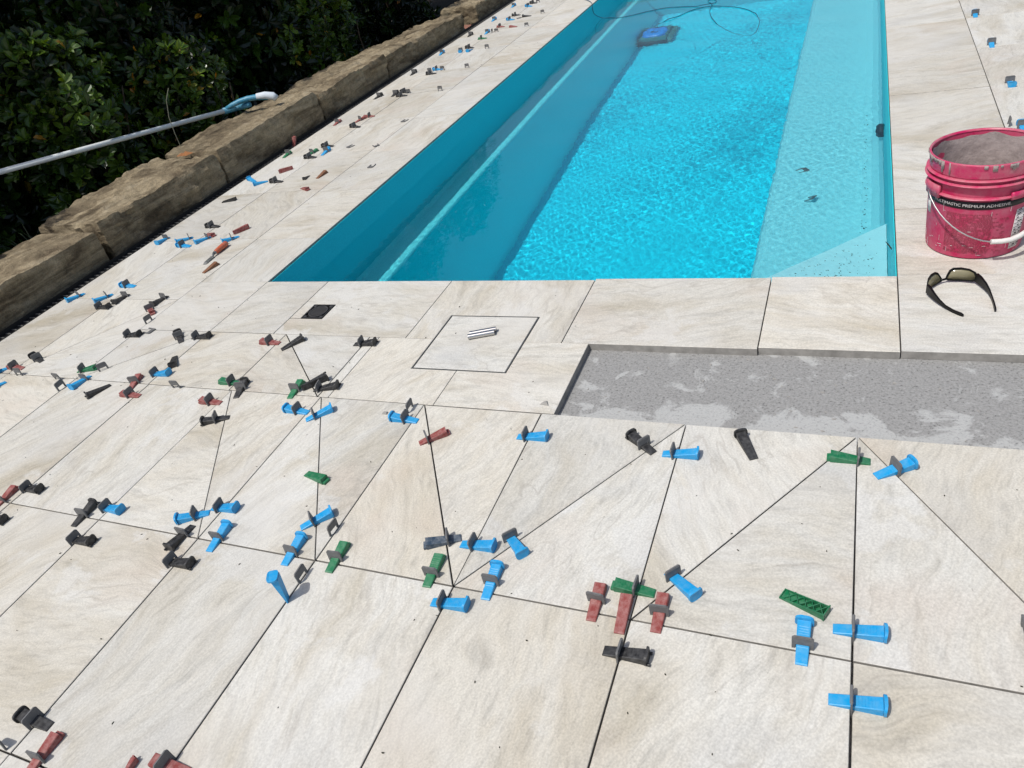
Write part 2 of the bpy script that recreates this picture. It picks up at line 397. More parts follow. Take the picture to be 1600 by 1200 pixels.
# ------------------------------------------------------------------ tiles
def offset_poly(p, o):
    n = len(p); out = []
    for i in range(n):
        a, b_, c = Vector(p[i-1]), Vector(p[i]), Vector(p[(i+1) % n])
        e1 = (b_ - a).normalized(); e2 = (c - b_).normalized()
        n1 = Vector((-e1.y, e1.x)); n2 = Vector((-e2.y, e2.x))
        k = 1.0 + n1.dot(n2)
        q = b_ + (n1 + n2) * (o / max(k, 0.35))
        out.append((q.x, q.y))
    return out

def area(p): return 0.5 * sum(p[i-1][0]*p[i][1] - p[i][0]*p[i-1][1] for i in range(len(p)))

def tile(poly, gap=0.0032, along='y', parent=None, name='tile', mat=None, lift=0.0):
    if random.random() < 0.22: along = 'x' if along == 'y' else 'y'
    if area(poly) < 0: poly = poly[::-1]
    p = offset_poly(poly, gap / 2)
    cx = sum(q[0] for q in p) / len(p); cy = sum(q[1] for q in p) / len(p)
    rz = (math.pi/2 if along == 'y' else 0.0) + random.choice((0, math.pi)) + random.gauss(0, 0.28)
    c, s = math.cos(-rz), math.sin(-rz)
    loc = lambda q: ((q[0]-cx)*c - (q[1]-cy)*s, (q[0]-cx)*s + (q[1]-cy)*c)
    lp = [loc(q) for q in p]; li = [loc(q) for q in offset_poly(p, 0.0011)]; n = len(p)
    zt = lift + random.uniform(-0.0006, 0.0006)
    V = [(*q, -TH) for q in lp] + [(*q, -0.0011) for q in lp] + [(*q, 0.0) for q in li]
    F = [tuple(range(n))[::-1]] + [tuple(range(2*n, 3*n))]
    for i in range(n):
        j = (i + 1) % n
        F += [(i, j, n + j, n + i), (n + i, n + j, 2*n + j, 2*n + i)]
    me = bpy.data.meshes.new(name); me.from_pydata(V, [], F); me.update()
    me.materials.append(mat or M['tile']); me.materials.append(M['tile_body'])
    for pl_ in me.polygons:
        if abs(pl_.normal.z) < 0.3: pl_.material_index = 1
    o = link(name, me, None, parent if parent is not None else deck)
    o.location = (cx, cy, zt); o.rotation_euler = (0, 0, rz)
    return o

def rect(x0, x1, y0, y1): return [(x0, y0), (x1, y0), (x1, y1), (x0, y1)]

# front field: two-foot tiles laid lengthwise, with the falls cut as diagonals
XC = [-3.5, -3.15, -2.73, -2.325, -1.922, -1.535, -1.145, -0.76, -0.355, 0.05, 0.455, 0.86, 1.265, 1.67, 2.075]
ROWS = [-1.56, -0.955, -0.35, 0.25, 0.845, 1.455]
for r in range(5):
    y0, y1 = ROWS[r], ROWS[r+1]
    for k in range(len(XC) - 1):
        x0, x1 = XC[k], XC[k+1]
        gap = (0.0042, 0.0034, 0.0050, 0.0038)[(k*3 + r) % 4] if k > 4 else 0.0038
        if r == 4 and k in (4, 5, 6, 9):      # falling cut, from far-left to near-right
            tile([(x0, y1), (x0, y0), (x1, y0)], gap); tile([(x0, y1), (x1, y0), (x1, y1)], gap)
        elif r == 4 and k in (7, 8):          # rising cut
            tile([(x0, y0), (x1, y0), (x1, y1)], gap); tile([(x0, y0), (x1, y1), (x0, y1)], gap)
        else:
            tile(rect(x0, x1, y0, y1), gap)
# hedge side strip
ys = [1.455, 2.05, 2.65, 3.25, 3.85, 4.45, 5.05, 5.64, 6.24, 6.84, 7.44, 8.04, 8.64, 9.24, 9.84, 10.44]
for i in range(len(ys) - 1):
    tile(rect(-3.5, -3.15, ys[i], ys[i+1]), 0.0036)
    if i == 0:
        tile([(-3.15, 1.455), (-2.73, 1.455), (-2.73, 2.05)], 0.0036)
        tile([(-3.15, 1.455), (-2.73, 2.05), (-3.15, 2.05)], 0.0036)
    else:
        tile(rect(-3.15, -2.73, ys[i], ys[i+1]), 0.0036)
# coping on the hedge side
yc = [2.205, 2.63, 3.21, 3.80, 4.40, 4.99, 5.58, 6.18, 6.77, 7.37, 7.97, 8.7, 9.3, 9.9, 10.5]
for i in range(len(yc) - 1):
    if yc[i] < 8.65: tile(rect(-2.73, XP0, yc[i], yc[i+1]), 0.0034, 'x')
    else:
        for xa in (-2.73, -2.33, -1.73, -1.13, -0.53, 0.15): tile(rect(xa, xa + (0.4 if xa < -2.7 else 0.6 if xa < -0.6 else 0.68 if xa < 0 else 0.4), yc[i], yc[i+1]), 0.0034, 'x')
# block beside the near-left pool corner
tile(rect(-2.73, -2.33, 1.805, 2.205), 0.0026)
tile([(-2.73, 1.455), (-2.33, 1.455), (-2.33, 1.805)], 0.0042)
tile([(-2.73, 1.455), (-2.33, 1.805), (-2.73, 1.805)], 0.0042)
# coping along the near end of the pool
GX0, GX1, GY0, GY1 = -1.945, -1.840, 1.915, 2.020           # drain cut-out
LX0, LX1, LY0, LY1 = -1.285, -0.942, 1.632, 1.956           # lid cut-out
tile(rect(-2.33, -1.998, 1.805, 2.205), 0.0034, 'x')
tile([(-1.998, 1.805), (-1.40, 1.805), (-1.40, 2.205), (-1.998, 2.205), (-1.998, GY0 + 0.002), (GX0, GY0 + 0.002), (GX0, GY1), (GX1, GY1), (GX1, GY0), (-1.998, GY0)], 0.0024, 'x')
tile([(-1.40, 1.805), (LX0, 1.805), (LX0, LY1), (LX1, LY1), (LX1, 1.805), (-0.815, 1.805), (-0.815, 2.205), (-1.40, 2.205)], 0.0024, 'y')
tile(rect(-0.815, -0.215, 1.805, 2.215), 0.0034, 'x')
tile(rect(-0.215, 0.15, 1.812, 2.220), 0.0030, 'x')
for k in range(4): tile(rect(0.15 + 0.6*k, 0.75 + 0.6*k, 1.815, 2.228), 0.0034, 'x')
# cut row between the coping and the front field
tile(rect(-2.33, -1.935, 1.455, 1.805), 0.0034, 'x')
tile([(-1.935, 1.455), (-1.55, 1.455), (-1.935, 1.805)], 0.0046, 'x')
tile([(-1.55, 1.455), (-1.55, 1.805), (-1.935, 1.805)], 0.0034, 'x')
tile(rect(-1.55, -1.508, 1.455, 1.805), 0.0036)
tile([(-1.508, 1.455), (-1.115, 1.455), (-1.115, LY0), (LX0, LY0), (LX0, 1.805), (-1.508, 1.805)], 0.0024, 'x')
tile([(-1.115, 1.455), (-0.722, 1.455), (-0.722, 1.805), (LX1, 1.805), (LX1, LY0), (-1.115, LY0)], 0.0024, 'x')
# far-side deck
yr = [2.228, 2.69, 3.31, 3.925, 4.54, 5.15, 5.76, 6.38, 7.0, 7.6, 8.2, 8.8, 9.4, 10.0]
for i in range(len(yr) - 1):
    tile(rect(XP1, 0.556, yr[i], yr[i+1]), 0.0034, 'x')
    for k in range(3): tile(rect(0.556 + 0.61*k, 1.166 + 0.61*k, yr[i], yr[i+1]), 0.003, 'x' if k % 2 else 'y')

# ------------------------------------------------------------------ pool shell
pool = empty('pool_shell', ((XP0 + XP1)/2, (YP0 + YP1)/2, -1.4)); tag(pool, 'turquoise moulded pool shell sunk in the tiled deck', kind='structure')
def pool_part(name, mb, mat):
    o = mb.build(name, mat); o.parent = pool; o.matrix_parent_inverse = pool.matrix_basis.inverted()
    o.matrix_parent_inverse = Matrix.Translation(-Vector(pool.location))
    o.cycles.is_caustics_receiver = True
    return o
A0, A1, B0, B1 = XP0 + 0.003, XP1 - 0.003, YP0 - 0.014, YP1 - 0.003
T = 0.06
FZ, BZ = -1.60, -0.60
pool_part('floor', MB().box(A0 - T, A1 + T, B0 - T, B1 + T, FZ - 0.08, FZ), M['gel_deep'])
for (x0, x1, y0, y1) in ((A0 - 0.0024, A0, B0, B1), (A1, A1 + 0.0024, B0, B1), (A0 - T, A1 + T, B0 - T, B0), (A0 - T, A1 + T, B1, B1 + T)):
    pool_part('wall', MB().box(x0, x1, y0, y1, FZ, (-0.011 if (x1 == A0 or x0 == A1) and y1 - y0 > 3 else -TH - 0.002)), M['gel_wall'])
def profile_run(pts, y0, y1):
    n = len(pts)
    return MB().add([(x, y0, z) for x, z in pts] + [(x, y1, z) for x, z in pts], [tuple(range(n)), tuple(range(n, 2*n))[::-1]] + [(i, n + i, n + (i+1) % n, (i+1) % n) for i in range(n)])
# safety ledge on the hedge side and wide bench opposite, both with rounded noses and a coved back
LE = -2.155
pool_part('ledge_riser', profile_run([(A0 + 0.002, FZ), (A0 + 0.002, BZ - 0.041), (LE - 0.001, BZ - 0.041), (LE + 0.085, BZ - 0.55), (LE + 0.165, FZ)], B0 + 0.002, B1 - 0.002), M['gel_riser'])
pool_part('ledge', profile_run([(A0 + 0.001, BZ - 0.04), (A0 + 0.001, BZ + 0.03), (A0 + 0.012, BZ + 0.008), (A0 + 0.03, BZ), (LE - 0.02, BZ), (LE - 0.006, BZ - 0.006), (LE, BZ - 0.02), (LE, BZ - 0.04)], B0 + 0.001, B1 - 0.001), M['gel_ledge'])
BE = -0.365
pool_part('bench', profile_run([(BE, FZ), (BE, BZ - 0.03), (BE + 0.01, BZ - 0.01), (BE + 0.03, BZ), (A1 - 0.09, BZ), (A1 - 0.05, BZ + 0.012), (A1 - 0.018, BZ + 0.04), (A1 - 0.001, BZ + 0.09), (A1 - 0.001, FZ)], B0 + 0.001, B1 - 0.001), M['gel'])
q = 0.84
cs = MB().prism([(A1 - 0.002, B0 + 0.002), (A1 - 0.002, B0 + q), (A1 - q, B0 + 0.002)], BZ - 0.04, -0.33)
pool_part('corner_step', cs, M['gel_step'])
f_ = MB()
f_.lathe([(0.0005, -0.004), (0.046, -0.004), (0.046, 0.010), (0.034, 0.018), (0.030, 0.006), (0.014, 0.006), (0.014, 0.020), (0.0005, 0.020)], 28)
rj = f_.build('return_fitting', M['robot_dark'], None, True)
tag(rj, 'black round water inlet fitting in the pool wall above the bench', 'pool fitting')
rj.rotation_euler = (0, -math.pi/2, 0); rj.location = (A1 - 0.006, 4.13, -0.42); rj.scale = (1.25, 1.5, 1.6)
rj.cycles.is_caustics_receiver = True

# ------------------------------------------------------------------ water surface: a real rippled sheet, ripples a fraction of a millimetre high
wx0, wx1, wy0, wy1 = A0 - 0.001, A1 + 0.001, B0 - 0.004, B1 + 0.004
nx, ny = 500, 1310
gx, gy = np.meshgrid(np.linspace(wx0, wx1, nx), np.linspace(wy0, wy1, ny))
rng = np.random.default_rng(11)
gz = np.zeros_like(gx)
for k in range(60):
    lam = 0.021 * (0.085 / 0.021) ** rng.random()
    a = rng.uniform(0, 2*math.pi); kk = 2*math.pi/lam
    amp = 0.20 / kk**2
    ph = rng.uniform(0, 2*math.pi)
    gz += amp * np.sin(kk*(gx*math.cos(a) + gy*math.sin(a)) + ph + 0.6*np.sin(1.7*gx + 2.3*gy + k))
for k in range(26):
    lam = rng.uniform(0.020, 0.032); a = rng.uniform(0, 2*math.pi); kk = 2*math.pi/lam
    gz += 0.30 / kk**2 * np.sin(kk*(gx*math.cos(a) + gy*math.sin(a)) + rng.uniform(0, 6) + 0.8*np.sin(2.1*gx - 1.9*gy + k))
patchy = 0.90 + 0.35*np.sin(1.9*gx + 1.1*gy + 1.0)*np.sin(0.8*gy - 1.3*gx) + 0.25*np.sin(4.1*gx - 2.7*gy)
gz *= patchy
for k in range(8):
    lam = rng.uniform(0.3, 0.9); a = rng.uniform(0, 2*math.pi); kk = 2*math.pi/lam
    gz += 0.00025 * np.sin(kk*(gx*math.cos(a) + gy*math.sin(a)) + rng.uniform(0, 6))
verts = np.stack([gx, gy, gz + WL], -1).reshape(-1, 3)
idx = np.arange(nx*ny).reshape(ny, nx)
quads = np.stack([idx[:-1, :-1], idx[:-1, 1:], idx[1:, 1:], idx[1:, :-1]], -1).reshape(-1, 4)
wme = bpy.data.meshes.new('pool_water'); 
wme.vertices.add(len(verts)); wme.vertices.foreach_set('co', verts.ravel())
wme.loops.add(quads.size); wme.loops.foreach_set('vertex_index', quads.ravel().astype(np.int32))
wme.polygons.add(len(quads)); wme.polygons.foreach_set('loop_start', np.arange(0, quads.size, 4, dtype=np.int32))
wme.update(calc_edges=True)
water = link('pool_water', wme, M['water'], None, True)
water.cycles.is_caustics_caster = True
tag(water, 'clear turquoise pool water with fine sunlit ripples', kind='structure')

# ------------------------------------------------------------------ edge of the deck: black edging strip with pale ribs
es = empty('edging_strip', (-3.53, 4.5, -0.009))
st_ = MB(); st_.box(-0.032, 0.026, -3.9, 6.4, -0.004, 0.0); st_.box(-0.036, -0.032, -3.9, 6.4, -0.004, 0.022); st_.build('channel', M['edge'], es)
rb = MB()
yy = -3.88
while yy < 6.3:
    rb.box(-0.0318, 0.004, yy, yy + 0.006, 0.0002, 0.004); yy += 0.034
ro = rb.build('rib', M['edge_rib'], es); ro['kind'] = 'stuff'
tag(es, 'black ribbed edging strip along the hedge-side edge of the tiles', 'edging')

# ------------------------------------------------------------------ sandstone blocks
def stone_block(name, x0, x1, y0, y1, z0, z1, seed, label, rough=0.013, group='sandstone blocks edging the garden bed', tilt=0.0):
    nxs, nys, nzs = 16, max(14, int((y1 - y0) * 42)), 20
    bm = bmesh.new()
    bmesh.ops.create_cube(bm, size=1.0)
    bmesh.ops.subdivide_edges(bm, edges=[e for e in bm.edges if abs((e.verts[0].co - e.verts[1].co).y) > .5], cuts=nys, use_grid_fill=True)
    bmesh.ops.subdivide_edges(bm, edges=[e for e in bm.edges if abs((e.verts[0].co - e.verts[1].co).x) > .5], cuts=nxs, use_grid_fill=True)
    bmesh.ops.subdivide_edges(bm, edges=[e for e in bm.edges if abs((e.verts[0].co - e.verts[1].co).z) > .5], cuts=nzs, use_grid_fill=True)
    cx, cy, cz = (x0+x1)/2, (y0+y1)/2, (z0+z1)/2
    sx, sy, sz = x1-x0, y1-y0, z1-z0
    R_ = 0.016
    for v in bm.verts:
        p = Vector((v.co.x*sx, v.co.y*sy, v.co.z*sz))
        inner = Vector((max(-sx/2+R_, min(sx/2-R_, p.x)), max(-sy/2+R_, min(sy/2-R_, p.y)), max(-sz/2+R_, min(sz/2-R_, p.z))))
        dlt = p - inner
        if dlt.length > 1e-6: p = inner + dlt.normalized() * min(dlt.length, R_)
        nrm = dlt.normalized() if dlt.length > 1e-6 else p.normalized()
        w = Vector((p.x*3.1 + seed*7.3, p.y*2.2 + seed*3.1, p.z*3.4))
        dd = rough * (noise.fractal(w*1.3, 0.75, 2.1, 6) * 1.5) + rough*0.8*noise.noise(w*9.0) + rough*0.75*noise.noise(w*22.0) + rough*0.7*noise.noise(w*0.6)
        p = p + nrm * dd
        p.z += tilt * p.y + 0.008*noise.noise(Vector((p.y*2.0 + seed, p.x*2, 0)))
        v.co = p
    me = bpy.data.meshes.new(name); bm.to_mesh(me); bm.free()
    o = link(name, me, M['stone'], None, True)
    smooth_by_angle(o, 30)
    o.location = (cx, cy, cz)
    tag(o, label, 'stone block', group)
    return o
stone_block('sandstone_block', -4.04, -3.60, 0.55, 1.25, -0.36, 0.17, 1, 'sandstone block outside the deck corner, closest to the camera')
stone_block('sandstone_block', -4.04, -3.585, 1.28, 2.44, -0.36, 0.185, 2, 'squared sandstone block at frame edge, shaded below the pole\'s free end', tilt=-0.02)
stone_block('sandstone_block', -4.10, -3.585, 2.47, 3.43, -0.36, 0.205, 3, 'rough sandstone block under the pole with shadow along its back', 0.017)
stone_block('sandstone_block', -4.06, -3.59, 3.46, 4.58, -0.36, 0.215, 4, 'sandstone block with the pool brush head lying on top')
stone_block('sandstone_block', -4.08, -3.59, 4.61, 5.62, -0.36, 0.19, 5, 'pitted sandstone block just past the pool brush head', 0.017)
stone_block('sandstone_block', -4.04, -3.60, 5.65, 7.25, -0.36, 0.155, 6, 'long sandstone block with cracked face, second farthest along the bed', 0.016, tilt=-0.02)
stone_block('sandstone_block', -4.04, -3.62, 7.62, 9.2, -0.36, 0.14, 7, 'shaded sandstone block at the far end of the bed', 0.016)
stone_block('garden_rock', -4.36, -4.02, 1.72, 2.16, -0.3, 0.30, 9, 'upright pale rock beside the strap-leaved clump', 0.03, None)

# ------------------------------------------------------------------ shrubs
def leaf_quads(V, F, Tn, base, dirv, up, L, Wd, tint):
    d_ = dirv.normalized(); s_ = d_.cross(up)
    if s_.length < 1e-4: s_ = d_.cross(Vector((1, 0, 0)))
    s_.normalize(); n_ = s_.cross(d_).normalized()
    c_ = n_ * (Wd * 0.22); bend = n_ * (-L * 0.10)
    n0 = len(V)
    V += [base, base + d_*L*0.42 + s_*Wd*0.42 + c_, base + d_*L*0.80 + s_*Wd*0.40 + c_ + bend*0.5, base + d_*L + bend, base + d_*L*0.80 - s_*Wd*0.40 + c_ + bend*0.5, base + d_*L*0.42 - s_*Wd*0.42 + c_, base + d_*L*0.55 + bend*0.15]
    F += [(n0, n0+1, n0+2, n0+6), (n0+6, n0+2, n0+3), (n0, n0+6, n0+4, n0+5), (n0+6, n0+3, n0+4)]
    Tn += [tint] * 4

def shrub(name, loc, rx, ry, h, n_ros, label, seed, leaf_l=0.055, per=7, group='shrubs in the garden bed', yellow=0.01, bright=0.25, lean=0.0):
    rnd = random.Random(seed)
    root = empty(name, loc)
    V, F, Tn = [], [], []
    st = MB()
    for k in range(9):
        a = rnd.uniform(0, 6.28); p = Vector((rnd.uniform(-.12, .12), rnd.uniform(-.12, .12), -0.1)); path = [p.copy()]; dv = Vector((math.cos(a)*rx*0.55, math.sin(a)*ry*0.55, h*0.75)) / 6
        for j in range(6):
            p = p + dv + Vector((rnd.uniform(-.04, .04), rnd.uniform(-.04, .04), 0)); path.append(p.copy())
        st.tube(path, [0.018 - 0.0022*i for i in range(7)], 6)
    for k in range(n_ros):
        # a point in an uneven dome, thicker near its outside
        th = rnd.uniform(0, 2*math.pi); zf = rnd.random() ** 1.15 * 0.97 + 0.02
        lump = 0.76 + 0.55*noise.noise(Vector((math.cos(th)*2.4 + seed, math.sin(th)*2.4, zf*h*1.5)))
        rad = (rnd.random() ** 0.36) * lump * (1 - abs(2*zf - 1)**5)**0.5
        dv = Vector((math.cos(th), math.sin(th), (2*zf - 1)*0.7))
        c = Vector((math.cos(th)*rx*rad, math.sin(th)*ry*rad*1.1, zf*h))
        if zf > 0.6: c.x += lean * ((zf - 0.6)/0.4) ** 0.7  # upper foliage pushed forward, out of view, to dapple the stones with shade
        out = (dv + Vector((0.25, -0.1, 0.55)) + Vector((rnd.gauss(0, .35), rnd.gauss(0, .35), rnd.gauss(0, .25)))).normalized()
        side = out.orthogonal().normalized()
        tb = min(0.8, max(0.0, rnd.gauss(bright, 0.2)))  # shade painted into leaf tone: back shrubs darker, sunlit low ones paler
        for j in range(per):
            a = j * 2.4 + rnd.uniform(-.3, .3)
            e = math.radians(rnd.uniform(28, 85))
            dirv = out * math.cos(e) + (Matrix.Rotation(a, 3, out) @ side) * math.sin(e)
            t = tb + rnd.uniform(-.12, .12)
            if rnd.random() < yellow: t = rnd.choice((0.95, 0.97, 1.0))
            L = leaf_l * rnd.uniform(0.65, 1.2)
            leaf_quads(V, F, Tn, c + dirv*0.004 - out*rnd.uniform(0, .03), dirv, out, L, L*rnd.uniform(0.42, 0.55), max(0, min(1, t)))
    me = bpy.data.meshes.new('foliage'); me.from_pydata([tuple(v) for v in V], [], F); me.update()
    at = me.attributes.new('tint', 'FLOAT', 'FACE'); at.data.foreach_set('value', Tn)
    link('foliage', me, M['leaf'], root)
    st.build('stem', M['bark'], root, True)
    tag(root, label, 'shrub', group)
    return root
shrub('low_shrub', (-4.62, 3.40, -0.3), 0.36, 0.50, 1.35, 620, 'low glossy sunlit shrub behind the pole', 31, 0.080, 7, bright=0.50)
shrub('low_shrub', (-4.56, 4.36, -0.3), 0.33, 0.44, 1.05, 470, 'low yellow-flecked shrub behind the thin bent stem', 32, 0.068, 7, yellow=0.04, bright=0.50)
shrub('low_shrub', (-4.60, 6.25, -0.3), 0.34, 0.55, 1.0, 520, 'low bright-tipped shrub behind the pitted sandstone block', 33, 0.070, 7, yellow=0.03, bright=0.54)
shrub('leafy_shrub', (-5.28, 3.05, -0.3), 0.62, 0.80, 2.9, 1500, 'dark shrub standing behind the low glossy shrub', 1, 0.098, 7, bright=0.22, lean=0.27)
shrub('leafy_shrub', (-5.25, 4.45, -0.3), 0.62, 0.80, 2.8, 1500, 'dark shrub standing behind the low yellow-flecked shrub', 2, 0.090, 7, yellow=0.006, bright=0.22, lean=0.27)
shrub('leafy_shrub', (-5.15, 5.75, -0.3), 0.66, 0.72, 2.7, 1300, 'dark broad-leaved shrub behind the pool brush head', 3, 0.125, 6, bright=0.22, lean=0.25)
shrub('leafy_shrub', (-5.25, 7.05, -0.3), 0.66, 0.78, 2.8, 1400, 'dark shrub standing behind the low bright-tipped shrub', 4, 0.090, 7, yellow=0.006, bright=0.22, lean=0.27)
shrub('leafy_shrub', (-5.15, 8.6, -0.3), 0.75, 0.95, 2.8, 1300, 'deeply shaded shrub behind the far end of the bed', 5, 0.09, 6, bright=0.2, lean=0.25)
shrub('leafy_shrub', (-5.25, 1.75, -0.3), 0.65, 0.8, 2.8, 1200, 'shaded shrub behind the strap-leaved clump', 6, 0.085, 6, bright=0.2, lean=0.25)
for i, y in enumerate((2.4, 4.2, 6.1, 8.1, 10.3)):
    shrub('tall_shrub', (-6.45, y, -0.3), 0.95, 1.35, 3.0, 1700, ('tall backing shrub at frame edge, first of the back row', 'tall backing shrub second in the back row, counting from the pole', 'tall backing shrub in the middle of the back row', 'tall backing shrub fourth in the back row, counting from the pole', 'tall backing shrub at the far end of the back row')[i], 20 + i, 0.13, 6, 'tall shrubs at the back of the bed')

# strap-leaved clump and a few weeds
def strap_clump(name, loc, n, L, label, seed, group=None):
    rnd = random.Random(seed); mb = MB()
    for k in range(n):
        a = rnd.uniform(0, 6.28); l = L*rnd.uniform(.6, 1.1); w = 0.004
        p = Vector((rnd.gauss(0, .05), rnd.gauss(0, .05), 0)); el = rnd.uniform(0.9, 1.45); pts = []
        for j in range(6):
            pts.append(p.copy()); p = p + Vector((math.cos(a)*math.cos(el), math.sin(a)*math.cos(el), math.sin(el))) * (l/5); el -= rnd.uniform(.25, .5)
        s_ = Vector((-math.sin(a), math.cos(a), 0))
        V = []; F = []
        for j, q_ in enumerate(pts):
            ww = w * (1 - j/5.6); V += [q_ + s_*ww, q_ - s_*ww + Vector((0, 0, .001))]
        for j in range(5): F.append((2*j, 2*j+1, 2*j+3, 2*j+2))
        mb.add(V, F)
    o = mb.build(name, M['grass']); o.location = loc
    return tag(o, label, 'plant', group)
strap_clump('strap_leaf_clump', (-4.45, 2.62, -0.25), 170, 0.62, 'dark strap-leaved clump behind the squared sandstone block', 3)
strap_clump('strap_leaf_clump', (-4.35, 3.1, -0.28), 90, 0.45, 'small strap-leaved clump under the pole behind the rough block', 4)
strap_clump('weed_tuft', (-3.56, 4.75, -0.1), 26, 0.16, 'small weed tuft between stones and tiles past the brush head', 5)
strap_clump('weed_tuft', (-3.565, 6.1, -0.08), 14, 0.15, 'small weed tuft below the cracked sandstone block', 6)

# ------------------------------------------------------------------ pool pole and brush, litter on the stones
pb = empty('pool_brush', (-3.95, 4.25, 0.25))
o0 = Vector(pb.location)
pa, pc = Vector((-4.47, 2.20, 0.52)), Vector((-4.085, 4.18, 0.262))
MB().tube([pa - o0, pc - o0], 0.0155, 14).build('pole', M['alu'], pb, True)
dv = (pc - pa).normalized()
hd = Vector((-3.80, 4.33, 0.262))
MB().tube([pc - dv*0.02 - o0, pc + dv*0.10 - o0, pc + (hd - pc)*0.55 - o0], [0.022, 0.022, 0.018], 12).build('socket', M['teal'], pb, True)
hb = MB()
ax = (hd - pc).normalized(); 
hp = [pc + ax*t + Vector((0, 0, 0.012 + 0.03*math.sin(math.pi*t/0.36) - 0.002)) - o0 for t in (0.0, 0.06, 0.12, 0.18, 0.24, 0.30, 0.345)]
hb.tube(hp, [0.012, 0.017, 0.019, 0.019, 0.02, 0.022, 0.021], 10)
hb.build('head', M['teal'], pb, True)
MB().tube([hp[-3] + Vector((0.004, 0, .004)), hp[-2] + Vector((0.004, 0, .008)), hp[-1] + Vector((0.012, 0.003, .002)), hp[-1] + Vector((0.03, 0.006, -0.018))], [0.020, 0.026, 0.027, 0.024], 10).build('bristle_cap', M['bristle'], pb, True)
tag(pb, 'long grey pool brush pole with teal head resting on a sandstone block', 'pool brush')
sm = MB(); sm.tube([(0, 0, 0), (0.0, 0.004, 0.10), (-0.004, 0.02, 0.20), (0.01, 0.05, 0.30), (0.03, 0.09, 0.36)], 0.0022, 5)
s_o = sm.build('dry_twig', M['stem']); s_o.location = (-4.02, 3.60, 0.2); tag(s_o, 'thin bent dry stem rising behind the sandstone blocks', 'stem')
lf = MB()
for j in range(3):
    a = j*1.1; x = j*0.03 - 0.03
    lf.add([(x, 0, 0.004), (x + .03*math.cos(a), .02 + .03*math.sin(a), .018), (x + .06, .03, .008), (x + .035, -.012, .006)], [(0, 3, 1), (1, 3, 2)])
lo = lf.build('dry_leaf', M['dry']); lo.location = (-3.84, 3.40, 0.212); tag(lo, 'curled orange dry leaf at the joint between two sandstone blocks', 'leaf')
sb = MB().hexa([(-.09, -.14, 0), (.05, -.16, 0), (.07, .15, 0), (-.08, .14, 0), (-.085, -.13, .06), (.045, -.15, .07), (.06, .14, .06), (-.075, .13, .065)]).build('brick', M['terracotta'])
sb.location = (-3.72, 7.42, -0.09); sb.rotation_euler = (0.1, 0.12, 0.25); tag(sb, 'broken terracotta brick lying in the gap at the far stones', 'brick')
sp = MB().hexa([(-.03, -.10, 0), (.03, -.11, 0), (.03, .10, 0), (-.02, .09, 0), (-.028, -.095, .012), (.028, -.105, .012), (.026, .095, .012), (-.02, .085, .012)]).build('tile_offcut', M['terracotta'])
sp.location = (-3.545, 5.22, -0.03); sp.rotation_euler = (0, 0.35, 0.1); tag(sp, 'pinkish tile offcut wedged at the deck edge beside the stones', 'tile offcut')

